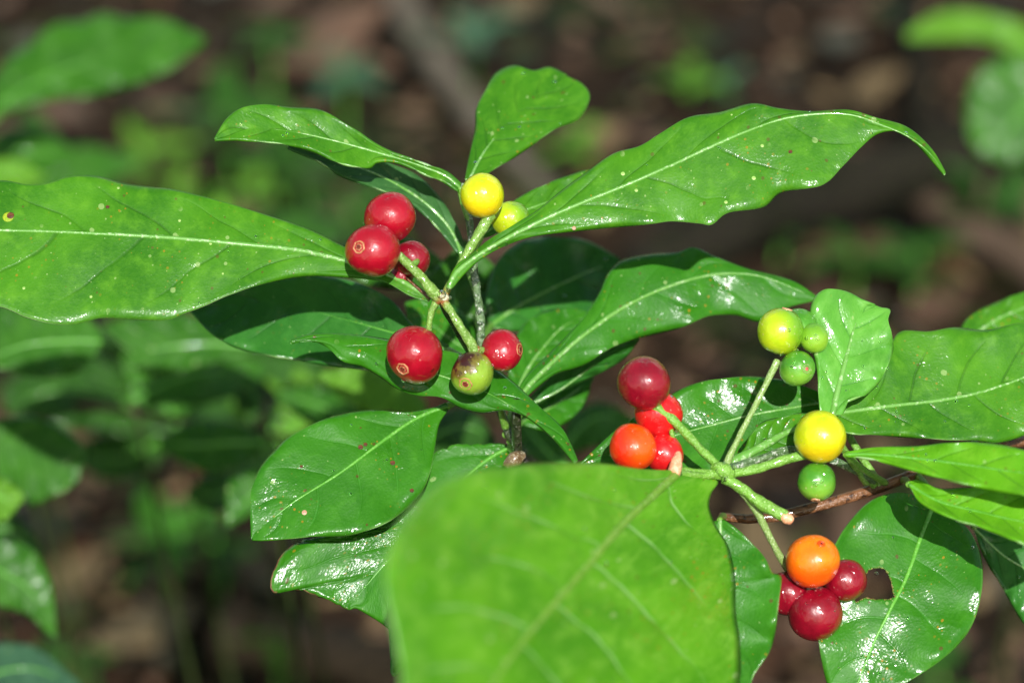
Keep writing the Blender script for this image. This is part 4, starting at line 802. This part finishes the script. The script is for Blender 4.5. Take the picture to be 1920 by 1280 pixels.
ptube('cut_end', [(1468, 966, -52), (1480, 974, -55), (1484, 977, -56)], [10, 11, 8], M['cut'], st, n=8, wob=0.1)
ptube('fruit_stalk', [(1392, 922, -30), (1415, 950, -22), (1440, 1000, -16), (1460, 1038, -8), (1478, 1066, 6)], [8, 9, 6.5, 7, 8], M['stalkthin'], RS, n=34, wob=0.08)
st = ptube('fruit_stalk', [(1350, 890, -28), (1320, 888, -44), (1290, 884, -58), (1268, 884, -66)], [10, 9, 8, 8], M['stalkg'], RS, n=24, wob=0.10)
ptube('cut_end', [(1267, 895, -112), (1266, 882, -108), (1268, 868, -104), (1272, 856, -96), (1270, 849, -92)], [7, 12, 11, 9, 6], M['cut'], st, n=14, wob=0.14)
nodeo = ptube('cluster_node', [(1338, 874, -26), (1355, 880, -36), (1372, 892, -32)], [11, 15, 11], M['stalkg'], RS, n=14, wob=0.1)
for (x, y, r_) in [(1360, 897, 5), (1378, 874, 4), (1358, 868, 3), (1345, 880, 3)]: drop(nodeo, P(x, y, -50), -FW + UP * 0.3, r_ * PX, 0.7)
berry(RS, 1208, 718, 51, -46, 'crimson', None, lobes=0.02, label='dark crimson berry on top of the middle cluster')
berry(RS, 1234, 776, 44, -10, 'scarlet', None, label='scarlet berry behind the middle stalk', drops=((0.55, -0.75, 4),))
berry(RS, 1186, 838, 45, -56, 'orangered', None, lobes=0.03, label='orange red berry above the blurred front leaf')
berry(RS, 1245, 850, 38, -20, 'scarlet', None, lobes=0.05, label='dented scarlet berry beside the orange red one', drops=((-0.5, -0.8, 4), (-0.2, -0.3, 2.5)))
ptube('fruit_stalk', [(1236, 768, -36), (1255, 795, -30), (1262, 825, -28)], [5, 4, 5], M['stalkg'], RS, n=12)
berry(RS, 1464, 621, 45, 10, 'yellowg', (1478, 572, 0.35), 0.2, calmat='cut', lobes=0.03, label='yellow green berry at the top of the thin stalk', drops=((0.0, -0.25, 4), (0.2, -0.05, 5), (0.15, -0.4, 3)))
berry(RS, 1496, 615, 38, 46, 'green', None, label='green berry behind the yellow green one')
berry(RS, 1526, 634, 28, 14, 'greeny', None, label='small lime berry touching the upright leaf', drops=((0.0, -0.15, 4), (0.1, 0.1, 4), (-0.6, 0.0, 4)))
berry(RS, 1495, 690, 34, -6, 'green', (1509, 691), 0.22, calmat='stalkthin', pit='pinkpit', lobes=0.02, label='green berry with a pink scar', drops=((-0.4, -0.1, 4), (-0.3, -0.35, 3), (-0.9, -0.8, 5), (-0.1, -1.0, 5)))
berry(RS, 1537, 818, 49, -46, 'yellow', None, lobes=0.02, flat=1.03, label='bright yellow berry of the right cluster')
berry(RS, 1532, 903, 37, -34, 'green', (1528, 938), 0.2, calmat='cut', lobes=0.03, label='green berry hanging under the bright yellow one', drops=((-0.05, -1.0, 5), (-0.2, 0.05, 5), (0.1, -0.1, 4)))
berry(RS, 1524, 1052, 51, -44, 'orange', (1536, 1015), 0.12, calmat='orangered', lobes=0.02, label='orange berry on top of the lowest cluster', drops=((-0.6, 0.7, 4), (0.1, 0.93, 3)))
berry(RS, 1585, 1087, 40, -4, 'crimson', None, label='crimson berry beside the holed leaf')
berry(RS, 1528, 1150, 52, -16, 'crimson', None, lobes=0.02, label='dark crimson berry at the bottom of the lowest cluster', drops=((-0.4, -0.45, 4), (0.6, -0.2, 2.5)))
berry(RS, 1476, 1112, 42, 4, 'crimson', None, label='crimson berry half behind the front leaves')
# leaves of the right shrub
L(RS, [(1272, 886), (1222, 930), (1160, 990), (1100, 1060), (1040, 1130), (980, 1200), (925, 1280), (860, 1400), (780, 1540)],
  [(1262, 883), (1200, 880), (1130, 870), (1050, 868), (950, 874), (880, 885), (820, 908), (772, 950), (738, 1000), (722, 1060), (725, 1120), (742, 1200), (752, 1280), (740, 1400), (780, 1540)],
  [(1285, 885), (1345, 898), (1332, 925), (1328, 950), (1340, 985), (1364, 1025), (1376, 1080), (1378, 1150), (1386, 1210), (1378, 1300), (1300, 1420), (1100, 1500), (780, 1540)],
  -95, zt=[0, -130, -200, -230, -230], sx=1.3, sy=0.45, cup=-45, wave=10, wf=4, mat='frontleaf', rib=8, ribmat='ribolive', veins=12, vc=0.16, quilt=7, nv=130, thick=5, drops=12, label='broad out of focus leaf in front')
L(RS, [(1350, 975), (1352, 1050), (1355, 1130), (1360, 1210), (1380, 1330)],
  [(1340, 978), (1260, 1040), (1240, 1130), (1280, 1230), (1380, 1335)],
  [(1356, 975), (1385, 995), (1410, 1018), (1433, 1045), (1448, 1074), (1464, 1083), (1460, 1130), (1453, 1180), (1440, 1225), (1415, 1262), (1405, 1290), (1380, 1335)],
  -70, sx=0.0, sy=0.25, mat='wetleaf', rib=4, wave=10, wf=4, cup=20, nv=120, drops=4)
ptube('petiole', [(1272, 887, -95), (1292, 890, -75), (1318, 892, -50), (1340, 888, -35)], [8, 8, 8, 9], M['stalkg'], RS, n=24)
ptube('petiole', [(1350, 975, -70), (1352, 970, 20), (1356, 968, 115)], [6, 6, 8], M['stalkg'], RS)
L(RS, [(1748, 950), (1722, 1018), (1700, 1080), (1670, 1140), (1640, 1200), (1610, 1275), (1590, 1335)],
  [(1742, 945), (1700, 925), (1660, 928), (1625, 945), (1592, 980), (1570, 1012), (1548, 1060), (1540, 1110), (1545, 1165), (1535, 1195), (1542, 1240), (1560, 1300), (1590, 1335)],
  [(1754, 950), (1790, 968), (1820, 1000), (1838, 1045), (1841, 1100), (1827, 1160), (1795, 1208), (1745, 1250), (1690, 1285), (1640, 1315), (1590, 1337)],
  90, sx=0.02, sy=0.42, zt=[0, 0, 0, 15, 50], mat='wetleaf', rib=4.5, ribmat='ribgreen', wave=6, wf=4, cup=6, quilt=4, veins=8, nv=200, nu=44, drops=10,
  hole=[(1600, 1110), (1622, 1075), (1634, 1064), (1652, 1063), (1664, 1070), (1672, 1092), (1677, 1116), (1673, 1123), (1640, 1125), (1622, 1121), (1604, 1130)], label='rounded leaf with a hole eaten beside its midrib')
ptube('petiole', [(1748, 950, 90), (1740, 915, 110), (1720, 890, 150)], [6, 6, 8], M['stalkg'], RS)
L(RS, [(1548, 778), (1600, 770), (1680, 760), (1750, 752), (1820, 740), (1880, 722), (1960, 695), (2080, 670)],
  [(1548, 772), (1590, 745), (1640, 705), (1668, 650), (1690, 622), (1740, 622), (1790, 615), (1850, 620), (1920, 605), (2000, 620), (2080, 665)],
  [(1550, 786), (1590, 812), (1650, 815), (1720, 820), (1780, 825), (1830, 825), (1870, 829), (1920, 815), (2000, 770), (2080, 675)],
  70, sx=0.1, sy=0.45, mat='leaf', rib=4.5, wave=8, cup=8, wf=5, nv=130, drops=9, label='broad leaf at the right edge behind the upright pale leaf')
ptube('petiole', [(1548, 778, 70), (1580, 840, 90), (1640, 910, 125)], [7, 7, 8], M['stalkg'], RS)
L(RS, [(1790, 660), (1850, 610), (1930, 575), (2040, 560)], [(1790, 650), (1815, 598), (1870, 568), (1940, 545), (2040, 555)], [(1795, 665), (1870, 650), (1960, 620), (2040, 565)], 460, sx=0.1, sy=0.6, mat='leaf', rib=4, wave=8)
ptube('petiole', [(1790, 660, 460), (1800, 740, 350), (1830, 840, 215)], [7, 7, 8], M['stalkg'], RS)
L(RS, [(1560, 778), (1572, 725), (1586, 672), (1597, 630), (1610, 596), (1640, 573)],
  [(1538, 776), (1534, 735), (1533, 695), (1524, 650), (1518, 600), (1526, 562), (1545, 544), (1570, 543), (1595, 551), (1615, 562), (1640, 572)],
  [(1578, 778), (1592, 752), (1625, 738), (1655, 705), (1672, 662), (1671, 625), (1665, 600), (1668, 582), (1652, 578), (1640, 574)],
  -8, sx=0.15, sy=0.35, mat='paleleaf', rib=6.5, wave=10, wf=3, cup=12, quilt=7, veins=6, nv=120, drops=8, ribend=0.8, label='upright pale young leaf above the yellow berry')
ptube('petiole', [(1560, 778, -8), (1575, 830, 40), (1625, 905, 120)], [8, 7, 8], M['stalkg'], RS)
L(RS, [(1372, 866), (1400, 852), (1440, 830), (1480, 808), (1548, 785)], [(1372, 862), (1396, 843), (1408, 815), (1430, 793), (1460, 784), (1500, 776), (1548, 782)], [(1376, 867), (1430, 860), (1480, 846), (1520, 826), (1548, 788)],
  5, sx=0.2, sy=0.3, mat='leaf', rib=10, ribmat='rib', wave=4, cup=8, drops=4, label='small folded leaf left of the yellow berry')
L(RS, [(1560, 752), (1480, 765), (1400, 780), (1330, 798), (1270, 815), (1180, 845), (1083, 876)],
  [(1560, 745), (1500, 722), (1430, 708), (1350, 710), (1290, 725), (1240, 752), (1180, 788), (1140, 820), (1083, 875)],
  [(1560, 762), (1500, 830), (1420, 875), (1310, 895), (1200, 888), (1130, 882), (1083, 877)],
  170, sx=0.05, sy=0.35, mat='wetleaf', rib=3, wave=6, cup=10, quilt=4, label='leaf behind the middle berry cluster')
ptube('petiole', [(1560, 752, 170), (1600, 830, 150), (1650, 910, 130)], [7, 7, 8], M['stalkg'], RS)
L(RS, [(1585, 852), (1650, 853), (1720, 860), (1800, 870), (1880, 882), (1960, 895), (2090, 930)],
  [(1585, 849), (1640, 840), (1720, 838), (1790, 830), (1860, 833), (1920, 845), (2010, 870), (2090, 925)],
  [(1585, 855), (1640, 862), (1700, 878), (1760, 895), (1830, 912), (1900, 925), (2000, 940), (2090, 932)],
  -60, sx=-0.4, sy=0.8, mat='leafy', rib=3.5, ribmat='ribgreen', wave=9, cup=6, drops=3)
ptube('petiole', [(1585, 852, -60), (1620, 880, 20), (1660, 905, 130)], [5, 6, 7], M['stalkg'], RS)
L(RS, [(1704, 908), (1760, 940), (1830, 958), (1900, 975), (1980, 990), (2070, 1010)],
  [(1702, 903), (1725, 900), (1765, 918), (1850, 912), (1930, 920), (2010, 940), (2070, 1005)],
  [(1706, 914), (1730, 944), (1790, 974), (1830, 985), (1870, 1000), (1920, 1020), (2000, 1040), (2070, 1015)],
  -70, sx=-0.3, sy=0.7, mat='leafy', rib=3.5, ribmat='ribgreen', wave=12, wf=3, cup=22, drops=4, label='curled bright leaf above the holed leaf')
ptube('petiole', [(1704, 908, -70), (1700, 900, 30), (1695, 900, 135)], [6, 6, 8], M['stalkg'], RS)
L(RS, [(1826, 990), (1880, 1040), (1940, 1080), (2040, 1180)], [(1826, 986), (1880, 1005), (1950, 1010), (2040, 1170)], [(1826, 994), (1850, 1050), (1885, 1110), (1930, 1180), (1990, 1220), (2040, 1190)],
  230, sx=0.1, sy=0.25, mat='darkleaf', rib=3, wave=8, drops=3)
ptube('petiole', [(1826, 990, 230), (1830, 930, 220), (1850, 845, 215)], [6, 6, 8], M['stalkg'], RS)

for o in bpy.data.objects:
    if '_w' in o: del o['_w']
